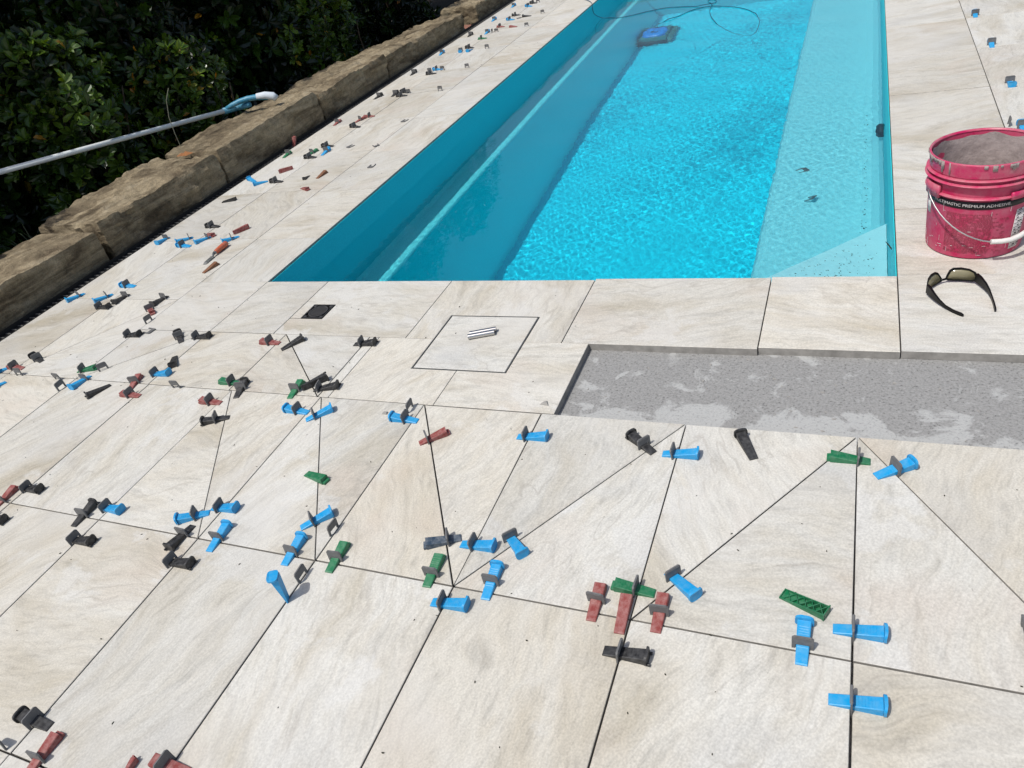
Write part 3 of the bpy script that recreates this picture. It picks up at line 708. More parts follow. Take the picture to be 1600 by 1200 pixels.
# ------------------------------------------------------------------ levelling wedges and clips
# colour, state (c clipped, l loose, u upturned, s standing), tip x, tip y, heading, length, clip position along it, label
WEDGES = [
('red','c',-0.432,0.823,1.58,0.090,0.53,"second red wedge through grey clip at front tiles' middle joint, counting from hedge"),
('red','l',-0.369,0.807,1.61,0.090,None,"loose red wedge at the front tiles' middle joint"),
('red','c',-0.300,0.825,1.58,0.090,0.47,"third red wedge through grey clip at front tiles' middle joint, counting from hedge"),
('green','c',-0.320,0.915,3.13,0.090,0.45,"third green wedge through grey clip at front tiles' middle joint, counting from hedge"),
('black','c',-0.389,0.764,-0.00,0.090,0.36,"seventh black wedge through grey clip at front tiles' middle joint, counting from hedge"),
('green','u',-0.078,0.966,-0.40,0.090,None,"upturned green ribbed wedge at the front tiles' middle joint"),
('blue','c',-0.033,0.816,1.57,0.090,0.40,"twelfth bright blue wedge through grey clip at front tiles' middle joint, counting from hedge"),
('blue','c',0.016,0.905,0.02,0.090,0.39,"fourteenth bright blue wedge through grey clip at front tiles' middle joint, counting from hedge"),
('blue','c',0.014,0.761,0.03,0.090,0.41,"thirteenth bright blue wedge through grey clip at front tiles' middle joint, counting from hedge"),
('green','c',0.078,1.369,3.13,0.090,0.30,"second green wedge through grey clip at front tiles' upper joint, counting from hedge"),
('blue','c',0.088,1.323,0.56,0.090,0.50,"sixth bright blue wedge through grey clip at front tiles' upper joint, counting from hedge"),
('blue','c',-0.794,1.348,0.03,0.090,0.29,"fourth bright blue wedge through grey clip at front tiles' upper joint, counting from hedge"),
('black','c',-0.413,1.332,2.50,0.090,0.39,"third black wedge through grey clip at front tiles' upper joint, counting from hedge"),
('blue','c',-0.391,1.333,0.03,0.090,0.32,"fifth bright blue wedge through grey clip at front tiles' upper joint, counting from hedge"),
('black','l',-0.173,1.343,2.05,0.090,None,"loose black wedge at the front tiles' upper joint"),
('blue','c',-0.694,1.013,-0.74,0.090,0.25,"ninth bright blue wedge through grey clip at front tiles' middle joint, counting from hedge"),
('blue','c',-0.306,0.975,-0.67,0.090,0.22,"eleventh bright blue wedge through grey clip at front tiles' middle joint, counting from hedge"),
('blue','c',-1.529,1.372,3.12,0.090,0.44,"first bright blue wedge through grey clip at front tiles' upper joint, counting from hedge"),
('blue','c',-1.514,1.336,0.72,0.090,0.32,"second bright blue wedge through grey clip at front tiles' upper joint, counting from hedge"),
('blue','c',-1.127,1.376,3.14,0.090,0.44,"third bright blue wedge through grey clip at front tiles' upper joint, counting from hedge"),
('red','c',-1.074,1.283,0.68,0.090,0.27,"third red wedge through grey clip at front tiles' upper joint, counting from hedge"),
('green','l',-1.361,1.118,-0.25,0.090,None,"loose green wedge at the front tiles' middle joint"),
('blue','c',-1.249,0.930,0.77,0.090,0.41,"fifth bright blue wedge through grey clip at front tiles' middle joint, counting from hedge"),
('blue','c',-1.218,0.813,1.59,0.090,0.38,"sixth bright blue wedge through grey clip at front tiles' middle joint, counting from hedge"),
('green','c',-1.086,0.817,1.59,0.090,0.41,"first green wedge through grey clip at front tiles' middle joint, counting from hedge"),
('navy','c',-0.801,0.980,-2.65,0.090,0.34,"dusty navy wedge through grey clip at the front tiles' middle joint"),
('blue','c',-0.793,0.961,0.03,0.090,0.40,"seventh bright blue wedge through grey clip at front tiles' middle joint, counting from hedge"),
('green','c',-0.821,0.828,1.61,0.090,0.36,"second green wedge through grey clip at front tiles' middle joint, counting from hedge"),
('blue','c',-0.672,0.825,1.61,0.090,0.46,"tenth bright blue wedge through grey clip at front tiles' middle joint, counting from hedge"),
('blue','c',-0.790,0.794,0.05,0.090,0.30,"eighth bright blue wedge through grey clip at front tiles' middle joint, counting from hedge"),
('black','c',-2.340,0.905,0.01,0.090,0.22,"second black wedge through grey clip at front tiles' middle joint, counting from hedge"),
('red','c',-2.360,0.815,1.63,0.090,0.31,"first red wedge through grey clip at front tiles' middle joint, counting from hedge"),
('black','c',-2.344,0.778,-0.03,0.090,0.22,"first black wedge through grey clip at front tiles' middle joint, counting from hedge"),
('black','c',-1.985,0.805,1.60,0.090,0.43,"third black wedge through grey clip at front tiles' middle joint, counting from hedge"),
('blue','c',-1.952,0.887,-0.05,0.090,0.23,"first bright blue wedge through grey clip at front tiles' middle joint, counting from hedge"),
('black','c',-1.944,0.763,0.03,0.090,0.22,"fourth black wedge through grey clip at front tiles' middle joint, counting from hedge"),
('black','c',-1.584,0.881,-1.60,0.090,0.41,"fifth black wedge through grey clip at front tiles' middle joint, counting from hedge"),
('black','c',-1.565,0.757,0.04,0.090,0.22,"sixth black wedge through grey clip at front tiles' middle joint, counting from hedge"),
('blue','c',-1.567,0.931,-2.59,0.090,0.41,"third bright blue wedge through grey clip at front tiles' middle joint, counting from hedge"),
('blue','c',-1.573,0.949,0.07,0.090,0.29,"second bright blue wedge through grey clip at front tiles' middle joint, counting from hedge"),
('blue','c',-1.464,0.810,1.62,0.090,0.45,"fourth bright blue wedge through grey clip at front tiles' middle joint, counting from hedge"),
('black','c',-1.815,1.317,-2.66,0.090,0.50,"second black wedge through grey clip at front tiles' upper joint, counting from hedge"),
('red','c',-1.908,1.382,-3.12,0.090,0.48,"second red wedge through grey clip at front tiles' upper joint, counting from hedge"),
('red','c',-2.300,1.383,-3.12,0.090,0.49,"first red wedge through grey clip at front tiles' upper joint, counting from hedge"),
('red','c',-2.381,1.408,1.86,0.090,0.50,'first red wedge through grey clip on the hedge-side deck, counting away from the camera'),
('black','l',-2.507,1.432,-1.97,0.090,None,'first loose black wedge on the hedge-side deck, counting away from the camera'),
('blue','c',-2.669,1.476,-1.63,0.090,0.29,'second bright blue wedge through grey clip on the hedge-side deck, counting away from the camera'),
('green','c',-2.767,1.499,0.26,0.090,0.25,'first green wedge through grey clip on the hedge-side deck, counting away from the camera'),
('black','c',-3.047,1.545,2.85,0.090,0.40,'first black wedge through grey clip on the hedge-side deck, counting away from the camera'),
('red','c',-3.100,1.492,-3.13,0.090,0.57,'second red wedge through grey clip on the hedge-side deck, counting away from the camera'),
('blue','c',-3.194,1.489,-2.10,0.090,0.44,'third bright blue wedge through grey clip on the hedge-side deck, counting away from the camera'),
('blue','c',-3.090,1.400,-1.88,0.090,0.47,'first bright blue wedge through grey clip on the hedge-side deck, counting away from the camera'),
('blue','c',-3.407,2.095,-1.94,0.090,0.32,'sixth bright blue wedge through grey clip on the hedge-side deck, counting away from the camera'),
('blue','c',-3.200,2.089,-2.02,0.090,0.31,'fifth bright blue wedge through grey clip on the hedge-side deck, counting away from the camera'),
('black','c',-3.091,2.089,-1.60,0.090,0.24,'seventh black wedge through grey clip on the hedge-side deck, counting away from the camera'),
('black','c',-3.180,1.967,-0.01,0.090,0.22,'fifth black wedge through grey clip on the hedge-side deck, counting away from the camera'),
('blue','c',-3.123,2.162,3.14,0.090,0.59,'seventh bright blue wedge through grey clip on the hedge-side deck, counting away from the camera'),
('black','c',-2.823,2.076,-1.65,0.090,0.28,'sixth black wedge through grey clip on the hedge-side deck, counting away from the camera'),
('red','c',-2.835,1.969,-0.59,0.090,0.28,'third red wedge through grey clip on the hedge-side deck, counting away from the camera'),
('black','c',-2.766,1.751,0.07,0.090,0.22,'third black wedge through grey clip on the hedge-side deck, counting away from the camera'),
('black','c',-2.407,1.720,2.44,0.090,0.50,'second black wedge through grey clip on the hedge-side deck, counting away from the camera'),
('black','c',-2.377,1.756,0.07,0.090,0.22,'fourth black wedge through grey clip on the hedge-side deck, counting away from the camera'),
('black','l',-2.356,1.627,-0.85,0.090,None,'first loose black wedge between pool end and front tiles, counting from the hedge'),
('blue','c',-2.364,1.509,0.08,0.090,0.22,'fourth bright blue wedge through grey clip on the hedge-side deck, counting away from the camera'),
('green','c',-1.912,1.491,-3.14,0.090,0.40,'green wedge through grey clip between pool end and front tiles'),
('black','c',-1.867,1.413,1.83,0.090,0.53,"first black wedge through grey clip at front tiles' upper joint, counting from hedge"),
('green','c',-1.649,1.432,1.65,0.090,0.44,"first green wedge through grey clip at front tiles' upper joint, counting from hedge"),
('black','l',-1.624,1.476,1.02,0.090,None,'third loose black wedge between pool end and front tiles, counting from the hedge'),
('black','c',-1.584,1.486,0.25,0.090,0.22,'second black wedge through grey clip between pool end and front tiles, counting from the hedge'),
('red','c',-1.918,1.740,-3.14,0.090,0.48,'red wedge through grey clip between pool end and front tiles'),
('black','l',-1.881,1.700,0.90,0.090,None,'second loose black wedge between pool end and front tiles, counting from the hedge'),
('black','c',-1.586,1.752,0.07,0.090,0.35,'first black wedge through grey clip between pool end and front tiles, counting from the hedge'),
('blue','c',-3.405,2.695,-1.60,0.090,0.22,'twelfth bright blue wedge through grey clip on the hedge-side deck, counting away from the camera'),
('blue','c',-3.212,2.682,-2.28,0.090,0.23,'eleventh bright blue wedge through grey clip on the hedge-side deck, counting away from the camera'),
('blue','c',-3.132,2.573,3.10,0.090,0.62,'eighth bright blue wedge through grey clip on the hedge-side deck, counting away from the camera'),
('blue','c',-3.082,2.680,-2.03,0.090,0.22,'tenth bright blue wedge through grey clip on the hedge-side deck, counting away from the camera'),
('red','l',-3.143,2.714,-0.36,0.090,None,'second loose red wedge on the hedge-side deck, counting away from the camera'),
('blue','c',-2.876,2.671,-2.23,0.090,0.44,'ninth bright blue wedge through grey clip on the hedge-side deck, counting away from the camera'),
('red','l',-2.931,2.693,1.12,0.090,None,'first loose red wedge on the hedge-side deck, counting away from the camera'),
('brown','l',-2.788,2.286,1.35,0.090,None,'first loose brown wedge on the hedge-side deck, counting away from the camera'),
('black','c',-3.122,2.800,3.12,0.090,0.62,'eighth black wedge through grey clip on the hedge-side deck, counting away from the camera'),
('black','u',-3.391,3.145,0.21,0.090,None,'upturned black ribbed wedge on the hedge-side deck'),
('blue','l',-3.368,3.437,2.68,0.090,None,'second loose bright blue wedge on the hedge-side deck, counting away from the camera'),
('blue','l',-3.263,3.431,-2.44,0.090,None,'first loose bright blue wedge on the hedge-side deck, counting away from the camera'),
('black','c',-3.125,3.401,3.09,0.090,0.62,'ninth black wedge through grey clip on the hedge-side deck, counting away from the camera'),
('red','l',-3.190,3.608,-2.38,0.090,None,'fourth loose red wedge on the hedge-side deck, counting away from the camera'),
('black','l',-2.972,3.471,-1.46,0.064,None,'second loose black wedge on the hedge-side deck, counting away from the camera'),
('brown','l',-2.874,3.413,1.45,0.090,None,'second loose brown wedge on the hedge-side deck, counting away from the camera'),
('red','l',-2.895,3.279,-0.49,0.090,None,'third loose red wedge on the hedge-side deck, counting away from the camera'),
('green','c',-3.439,3.837,1.57,0.090,0.62,'third green wedge through grey clip on the hedge-side deck, counting away from the camera'),
('green','c',-3.237,3.835,1.25,0.090,0.43,'second green wedge through grey clip on the hedge-side deck, counting away from the camera'),
('black','c',-3.132,3.785,3.08,0.090,0.62,'tenth black wedge through grey clip on the hedge-side deck, counting away from the camera'),
('black','c',-3.119,3.976,3.10,0.090,0.62,'eleventh black wedge through grey clip on the hedge-side deck, counting away from the camera'),
('blue','c',-3.108,3.816,1.55,0.090,0.62,'thirteenth bright blue wedge through grey clip on the hedge-side deck, counting away from the camera'),
('red','c',-3.416,4.439,1.51,0.090,0.51,'fourth red wedge through grey clip on the hedge-side deck, counting away from the camera'),
('black','c',-3.123,4.332,2.89,0.090,0.62,'twelfth black wedge through grey clip on the hedge-side deck, counting away from the camera'),
('red','c',-3.240,4.453,1.06,0.090,0.48,'fifth red wedge through grey clip on the hedge-side deck, counting away from the camera'),
('red','c',-3.133,4.556,-3.08,0.090,0.46,'sixth red wedge through grey clip on the hedge-side deck, counting away from the camera'),
('black','c',-3.401,5.010,1.31,0.090,0.61,'fourteenth black wedge through grey clip on the hedge-side deck, counting away from the camera'),
('black','c',-3.245,5.022,1.54,0.090,0.62,'fifteenth black wedge through grey clip on the hedge-side deck, counting away from the camera'),
('black','c',-3.097,5.000,3.08,0.090,0.62,'thirteenth black wedge through grey clip on the hedge-side deck, counting away from the camera'),
('black','c',-3.119,5.078,2.81,0.090,0.62,'sixteenth black wedge through grey clip on the hedge-side deck, counting away from the camera'),
('black','c',-3.389,5.618,1.55,0.090,0.62,'eighteenth black wedge through grey clip on the hedge-side deck, counting away from the camera'),
('black','c',-3.118,5.565,3.14,0.090,0.62,'seventeenth black wedge through grey clip on the hedge-side deck, counting away from the camera'),
('blue','c',-3.113,5.675,3.08,0.090,0.62,'fourteenth bright blue wedge through grey clip on the hedge-side deck, counting away from the camera'),
('blue','c',-3.403,6.214,1.61,0.090,0.62,'fifteenth bright blue wedge through grey clip on the hedge-side deck, counting away from the camera'),
('blue','c',-3.212,6.277,-1.26,0.090,0.37,'sixteenth bright blue wedge through grey clip on the hedge-side deck, counting away from the camera'),
('blue','l',-3.098,6.263,-1.65,0.090,None,'third loose bright blue wedge on the hedge-side deck, counting away from the camera'),
('black','c',-3.101,6.306,2.85,0.090,0.62,'nineteenth black wedge through grey clip on the hedge-side deck, counting away from the camera'),
('black','c',-3.387,6.820,1.53,0.090,0.62,'twentieth black wedge through grey clip on the hedge-side deck, counting away from the camera'),
('green','c',-3.107,6.630,3.12,0.090,0.62,'fourth green wedge through grey clip on the hedge-side deck, counting away from the camera'),
('blue','c',-3.203,6.814,1.56,0.090,0.62,'seventeenth bright blue wedge through grey clip on the hedge-side deck, counting away from the camera'),
('red','c',-3.089,7.031,2.87,0.090,0.62,'seventh red wedge through grey clip on the hedge-side deck, counting away from the camera'),
('red','l',-2.921,6.935,2.85,0.090,None,'fifth loose red wedge on the hedge-side deck, counting away from the camera'),
('blue','c',-3.373,7.398,1.53,0.090,0.62,'nineteenth bright blue wedge through grey clip on the hedge-side deck, counting away from the camera'),
('blue','c',-3.089,7.301,2.88,0.090,0.62,'eighteenth bright blue wedge through grey clip on the hedge-side deck, counting away from the camera'),
('black','c',-3.096,7.495,3.08,0.090,0.62,'twenty-first black wedge through grey clip on the hedge-side deck, counting away from the camera'),
('black','l',-2.929,7.354,3.09,0.090,None,'third loose black wedge on the hedge-side deck, counting away from the camera'),
('blue','c',-3.387,7.993,1.50,0.090,0.62,'twenty-first bright blue wedge through grey clip on the hedge-side deck, counting away from the camera'),
('blue','c',-3.102,7.862,2.75,0.090,0.62,'twentieth bright blue wedge through grey clip on the hedge-side deck, counting away from the camera'),
('black','c',-3.097,8.005,2.82,0.090,0.62,'twenty-second black wedge through grey clip on the hedge-side deck, counting away from the camera'),
('blue','c',0.604,5.140,1.55,0.090,0.53,'first bright blue wedge through grey clip on deck behind the red bucket, counting towards it'),
('blue','c',0.622,4.514,1.55,0.090,0.58,'second bright blue wedge through grey clip on deck behind the red bucket, counting towards it'),
('blue','c',0.632,3.966,-1.55,0.090,0.25,'third bright blue wedge through grey clip on deck behind the red bucket, counting towards it'),
('blue','c',0.613,3.321,1.61,0.090,0.58,'fourth bright blue wedge through grey clip on deck behind the red bucket, counting towards it'),
('black','c',-1.491,0.320,3.14,0.090,0.50,'black wedge through grey clip at the lowest tile joint'),
('red','c',-1.450,0.225,1.56,0.090,0.35,'first red wedge through grey clip at the lowest tile joint, counting from the hedge'),
('red','l',-1.221,0.266,1.78,0.055,None,'loose red wedge at the lowest tile joint'),
('red','c',-1.097,0.328,-3.11,0.090,0.56,'second red wedge through grey clip at the lowest tile joint, counting from the hedge'),
('blue','s',-1.142,0.727,0.40,0.090,None,"bright blue wedge standing upright on its tip at the front tiles' middle joint"),
]
# state (direction of the joint it stands in, F = lying flat), x, y, label
CLIPS = [
('Y',-1.180,1.426,"second bare grey clip standing at front tiles' upper joint, counting from hedge"),
('Y',-1.149,0.939,"first bare grey clip standing at front tiles' middle joint, counting from hedge"),
('Y',-1.143,0.791,"second bare grey clip standing at front tiles' middle joint, counting from hedge"),
('Y',-2.735,1.391,'first bare grey clip standing on the hedge-side deck, counting away from the camera'),
('X',-2.815,1.441,'second bare grey clip standing on the hedge-side deck, counting away from the camera'),
('X',-3.065,1.447,'third bare grey clip standing on the hedge-side deck, counting away from the camera'),
('D',-2.638,1.519,'fourth bare grey clip standing on the hedge-side deck, counting away from the camera'),
('Y',-2.732,1.863,'fifth bare grey clip standing on the hedge-side deck, counting away from the camera'),
('F',-2.672,1.795,'first snapped grey clip lying flat on the hedge-side deck, counting away from the camera'),
('X',-2.173,1.445,"first bare grey clip standing at front tiles' upper joint, counting from hedge"),
('Y',0.321,0.964,"third bare grey clip standing at front tiles' middle joint, counting from hedge"),
('X',-1.569,0.254,'bare grey clip standing at the lowest tile joint'),
('F',-2.956,3.951,'fourth snapped grey clip lying flat on the hedge-side deck, counting away from the camera'),
('F',-2.754,3.918,'third snapped grey clip lying flat on the hedge-side deck, counting away from the camera'),
('F',-2.565,3.555,'second snapped grey clip lying flat on the hedge-side deck, counting away from the camera'),
('F',-2.777,4.379,'fifth snapped grey clip lying flat on the hedge-side deck, counting away from the camera'),
('X',-3.113,5.061,'seventh bare grey clip standing on the hedge-side deck, counting away from the camera'),
('X',-2.818,5.021,'sixth bare grey clip standing on the hedge-side deck, counting away from the camera'),
('X',-3.215,5.638,'ninth bare grey clip standing on the hedge-side deck, counting away from the camera'),
('X',-3.096,5.643,'tenth bare grey clip standing on the hedge-side deck, counting away from the camera'),
('X',-2.858,5.615,'eighth bare grey clip standing on the hedge-side deck, counting away from the camera'),
('X',-2.927,6.205,'eleventh bare grey clip standing on the hedge-side deck, counting away from the camera'),
('Y',-3.145,6.851,'thirteenth bare grey clip standing on the hedge-side deck, counting away from the camera'),
('X',-3.097,6.848,'twelfth bare grey clip standing on the hedge-side deck, counting away from the camera'),
('X',-2.807,6.893,'fourteenth bare grey clip standing on the hedge-side deck, counting away from the camera'),
('F',-3.042,7.347,'sixth snapped grey clip lying flat on the hedge-side deck, counting away from the camera'),
('X',-2.819,7.388,'fifteenth bare grey clip standing on the hedge-side deck, counting away from the camera'),
('X',-3.093,8.030,'sixteenth bare grey clip standing on the hedge-side deck, counting away from the camera'),
('Y',0.569,3.419,'bare grey clip standing on the deck behind the red bucket'),
]


WEDGE_ME = {}
def wedge_meshes():
    """tip at the origin, ramp rising along +X; unit length 90 mm"""
    L = 0.09
    def ramp_mesh(h):
        m = MB(); w0, w1 = 0.0105, 0.0125; t = 0.0014
        # chamfered ramp: base outline, shoulder, then a slightly narrower top
        V = [(0, -w0, 0), (L-.006, -w1, 0), (L-.006, w1, 0), (0, w0, 0),
             (0, -w0, .0022), (L-.006, -w1, h-t), (L-.006, w1, h-t), (0, w0, .0022),
             (.0025, -w0+t, .0036), (L-.006, -w1+t, h), (L-.006, w1-t, h), (.0025, w0-t, .0036)]
        F = [(0, 3, 2, 1), (0, 1, 5, 4), (2, 3, 7, 6), (3, 0, 4, 7), (4, 5, 9, 8), (6, 7, 11, 10), (7, 4, 8, 11), (8, 9, 10, 11), (1, 2, 6, 5), (5, 6, 10, 9)]
        m.add(V, F)
        return m
    def teeth(m, h):                                       # fine ratchet ridges on the ramp
        for k in range(9):
            x = 0.030 + k*0.005; z = .0036 + (h - .0036)*(x - .0025)/(L - .0085)
            m.add([(x, -.009, z - .0004), (x, .009, z - .0004), (x + .0022, .009, z + .0008), (x + .0022, -.009, z + .0008), (x + .0026, .009, z - .0002), (x + .0026, -.009, z - .0002)], [(0, 3, 2, 1), (3, 5, 4, 2)])
        return m
    WEDGE_ME['ramp'] = teeth(ramp_mesh(0.0185), 0.0185).mesh('ramp')
    # rounded end plate of the blue wedge
    sgp = lambda t_, e_: math.copysign(abs(t_)**e_, t_)
    pl = [(0.0170*sgp(math.cos(a), .55), 0.0128 + 0.0127*sgp(math.sin(a), .55)) for a in [2*math.pi*x/22 for x in range(22)]]
    n = len(pl); m = MB()
    bow = lambda y: 0.0022 * (1 - (y/0.0175)**2)
    V = [(L-.0062 + bow(y), y, z) for y, z in pl] + [(L-.0014 + bow(y), y, z) for y, z in pl]
    m.add(V, [tuple(range(n)), tuple(range(n, 2*n))[::-1]] + [(i, n+i, n+(i+1) % n, (i+1) % n) for i in range(n)])
    WEDGE_ME['plate'] = m.mesh('end_plate')
    m2 = MB(); m2.v, m2.f = list(m.v), list(m.f)
    for s in (-1, 1): m2.tube([(L-.003, s*.0125, .0045), (L+.0045, s*.0125, .0045)], .0032, 8)
    WEDGE_ME['lug_plate'] = m2.mesh('end_plate')
    m = MB(); m.hexa([(L-.0062, -.0105, 0), (L+.002, -.0105, 0), (L+.002, .0105, 0), (L-.0062, .0105, 0), (L-.0062, -.0105, .0075), (L+.002, -.0105, .0065), (L+.002, .0105, .0065), (L-.0062, .0105, .0075)])
    WEDGE_ME['tab'] = m.mesh('end_tab')
    # clip: a plate with a window, on two legs and a foot hidden in the joint
    m = MB(); w, h, ww, wh, t = .0190, .036, .0130, .0150, .0017
    o_ = [(-w, -.012), (-w+.0, h-.004), (-w+.004, h), (w-.004, h), (w, h-.004), (w, -.012), (ww, -.012), (ww, wh), (-ww, wh), (-ww, -.012)]
    V = [(-t, y, z) for y, z in o_] + [(t, y, z) for y, z in o_]
    quads_ = [(0, 1, 8, 9), (1, 2, 3, 4, 7, 8), (4, 5, 6, 7)]
    n = len(o_)
    F = [q_[::-1] for q_ in quads_] + [tuple(i+n for i in q_) for q_ in quads_] + [(i, (i+1) % n, n+(i+1) % n, n+i) for i in range(n)]
    m.add(V, F)
    m.box(-.0026, .0026, -.0165, .0165, .0315, .0335)
    WEDGE_ME['clip'] = m.mesh('clip')
    # hollow underside with lattice ribs, turned up
    m = MB(); W = .0125; hh = .017; t = .0016
    m.box(0, L, -W, W, 0, .0014)
    m.hexa([(0, -W, .001), (L, -W, .001), (L, -W+t, .001), (0, -W+t, .001), (0, -W, .004), (L, -W, hh), (L, -W+t, hh), (0, -W+t, .004)])
    m.hexa([(0, W-t, .001), (L, W-t, .001), (L, W, .001), (0, W, .001), (0, W-t, .004), (L, W-t, hh), (L, W, hh), (0, W, .004)])
    m.box(L-.002, L, -W-.002, W+.002, .0005, hh+.001); m.box(0, .002, -W, W, .0005, .0045)
    for k in range(5):
        x0, x1 = .006 + k*.016, .006 + (k+1)*.016
        z0, z1 = .004 + (hh-.004)*x0/L - .0012, .004 + (hh-.004)*x1/L - .0012
        for s in (-1, 1):
            m.hexa([(x0, s*(-W+t), .001), (x0+.0016, s*(-W+t), .001), (x1+.0016, s*(W-t), .001), (x1, s*(W-t), .001), (x0, s*(-W+t), z0), (x0+.0016, s*(-W+t), z0), (x1+.0016, s*(W-t), z1), (x1, s*(W-t), z1)])
    WEDGE_ME['lattice'] = m.mesh('lattice_wedge')
wedge_meshes()

def shared(key, mat):
    k = (key, mat.name)
    if k not in WEDGE_ME:
        me = WEDGE_ME[key].copy(); me.materials.clear(); me.materials.append(mat); WEDGE_ME[k] = me
    return WEDGE_ME[k]

def wedge(c, st, x, y, a, L, f, label):
    root = empty('levelling_wedge', (x, y, 0.0005), a)
    m = M[c]
    s = L / 0.09
    if st == 'u':
        bpy.data.objects.remove(root)
        root = link('levelling_wedge', shared('lattice', m)); root.location = (x, y, 0.0006); root.rotation_euler = (0, 0, a); root.scale = (s, s, s)
    else:
        link('ramp', shared('ramp', m), None, root)
        link('end_piece', shared({'blue': 'plate', 'black': 'lug_plate'}.get(c, 'tab'), m), None, root)
        if f is not None:
            k = link('clip', shared('clip', M['clip']), None, root)
            k.location = (f * 0.09, 0, -.0142 + .0036 + .0149*f + random.uniform(.0, .001)); k.rotation_euler = (0, random.uniform(-.10, .10), random.uniform(-.06, .06))
        root.scale = (s, s, s)
        if st == 's':
            root.rotation_euler = (0, -math.pi/2 + 0.10, 0.5); root.location = (x, y, -0.002)
        if st == 'l' and c in ('red', 'brown', 'black') and random.random() < 0.45:
            root.rotation_euler = (math.radians(90), 0, a); root.location.z = 0.0125 * s
    tag(root, label, 'wedge', 'tile levelling wedges left on the deck')
    return root
for row in WEDGES: wedge(*row)
DIRS = {'X': math.pi/2, 'Y': 0.0, 'D': -0.72}
for st, x, y, label in CLIPS:
    o = link('levelling_clip', shared('clip', M['clip']))
    if st == 'F':
        o.location = (x, y, 0.0022); o.rotation_euler = (0, math.pi/2, random.uniform(0, 6.28))
    else:
        o.location = (x, y, random.uniform(-.004, .0)); o.rotation_euler = (random.uniform(-.05, .05), random.uniform(-.12, .12), DIRS[st] + random.uniform(-.06, .06))
    tag(o, label, 'clip', 'bare tile levelling clips left on the deck')
o = wedge('red', 'l', -3.545, 4.10, 1.4, 0.09, None, 'red wedge sticking up from the gap between tiles and stones')
o.rotation_euler = (0.3, -1.1, 1.2); o.location = (-3.535, 4.08, -0.03)
for i, (x, y, a, lab) in enumerate(((-0.235, 3.86, 0.5, 'grey clip lying under water on the pool bench, farther of two'), (-0.172, 3.53, -0.4, 'dark clip lying under water on the pool bench, nearer of two'))):
    o = link('sunken_clip', shared('clip', M['clip'])); o.location = (x, y, BZ + 0.002 + (0.02 if i else 0)); o.rotation_euler = (0.0, math.pi/2 - (0.7 if i else 0), a); o.scale = (1.15, 1.15, 1.15)
    o.cycles.is_caustics_receiver = True
    tag(o, lab, 'clip', 'clips dropped in the pool')

# ------------------------------------------------------------------ lid, drain, steel tubes
lid = empty('access_lid', ((LX0+LX1)/2, (LY0+LY1)/2, 0))
tl = tile(rect(LX0 + .0052, LX1 - .0052, LY0 + .0052, LY1 - .0052), 0.001, 'x', None, 'lid_tile')
tl.parent = lid; tl.location = Vector(tl.location) - Vector(lid.location)
fr = MB(); t = .0014
hx, hy = (LX1-LX0)/2 - .0012, (LY1-LY0)/2 - .0012
for (x0, x1, y0, y1) in ((-hx, hx, -hy, -hy+t), (-hx, hx, hy-t, hy), (-hx, -hx+t, -hy+t, hy-t), (hx-t, hx, -hy+t, hy-t)): fr.box(x0, x1, y0, y1, -TH + .0002, .0004)
fr.build('frame', M['chisel_steel'], lid)
tag(lid, 'square tiled access lid in a thin metal frame near the pool edge', 'lid')
for (dx, dy, lab) in ((0, 0, 'polished steel tube on the square lid, one nearer the camera'), (-0.001, .0185, 'polished steel tube on the square lid, one nearer the pool')):
    tb = MB(); tb.lathe([(.0062, 0), (.0090, 0), (.0090, .092), (.0062, .092), (.0062, 0)], 20)
    o = tb.build('steel_tube', M['steel']); smooth_by_angle(o, 50)
    o.rotation_euler = (0, math.pi/2, 0.37); o.location = (-1.150 + dx, 1.808 + dy, 0.0098)
    tag(o, lab, 'tube', 'steel tubes on the lid')
dg = empty('drain_grate', ((GX0+GX1)/2, (GY0+GY1)/2, 0))
gb = MB(); s = .0505
gb.box(-s, s, -s, s, -.022, -.012)
for (x0, x1, y0, y1) in ((-s, s, -s, -s+.006), (-s, s, s-.006, s), (-s, -s+.006, -s+.006, s-.006), (s-.006, s, -s+.006, s-.006)): gb.box(x0, x1, y0, y1, -.006, .0012)
gb.build('frame', M['grate'], dg)
rg = MB(); rg.lathe([(.036, -.006), (.036, .0014), (.0405, .0014), (.0405, -.006)], 36); smooth_by_angle(rg.build('ring', M['grate_bar'], dg), 40)
for k in range(7):
    y = -.027 + k*.009; hw = math.sqrt(.036**2 - y*y)
    MB().box(-hw, hw, y-.0020, y+.0020, -.006, .0010).build('bar', M['grate_bar'], dg)
cr = MB()
for sx in (-1, 1):
    for sy in (-1, 1): cr.box(min(sx*.032, sx*.044), max(sx*.032, sx*.044), min(sy*.032, sy*.044), max(sy*.032, sy*.044), -.006, .0006)
cr.build('corner_plate', M['grate_bar'], dg)
tag(dg, 'small square black floor drain with round slotted grate', 'drain')

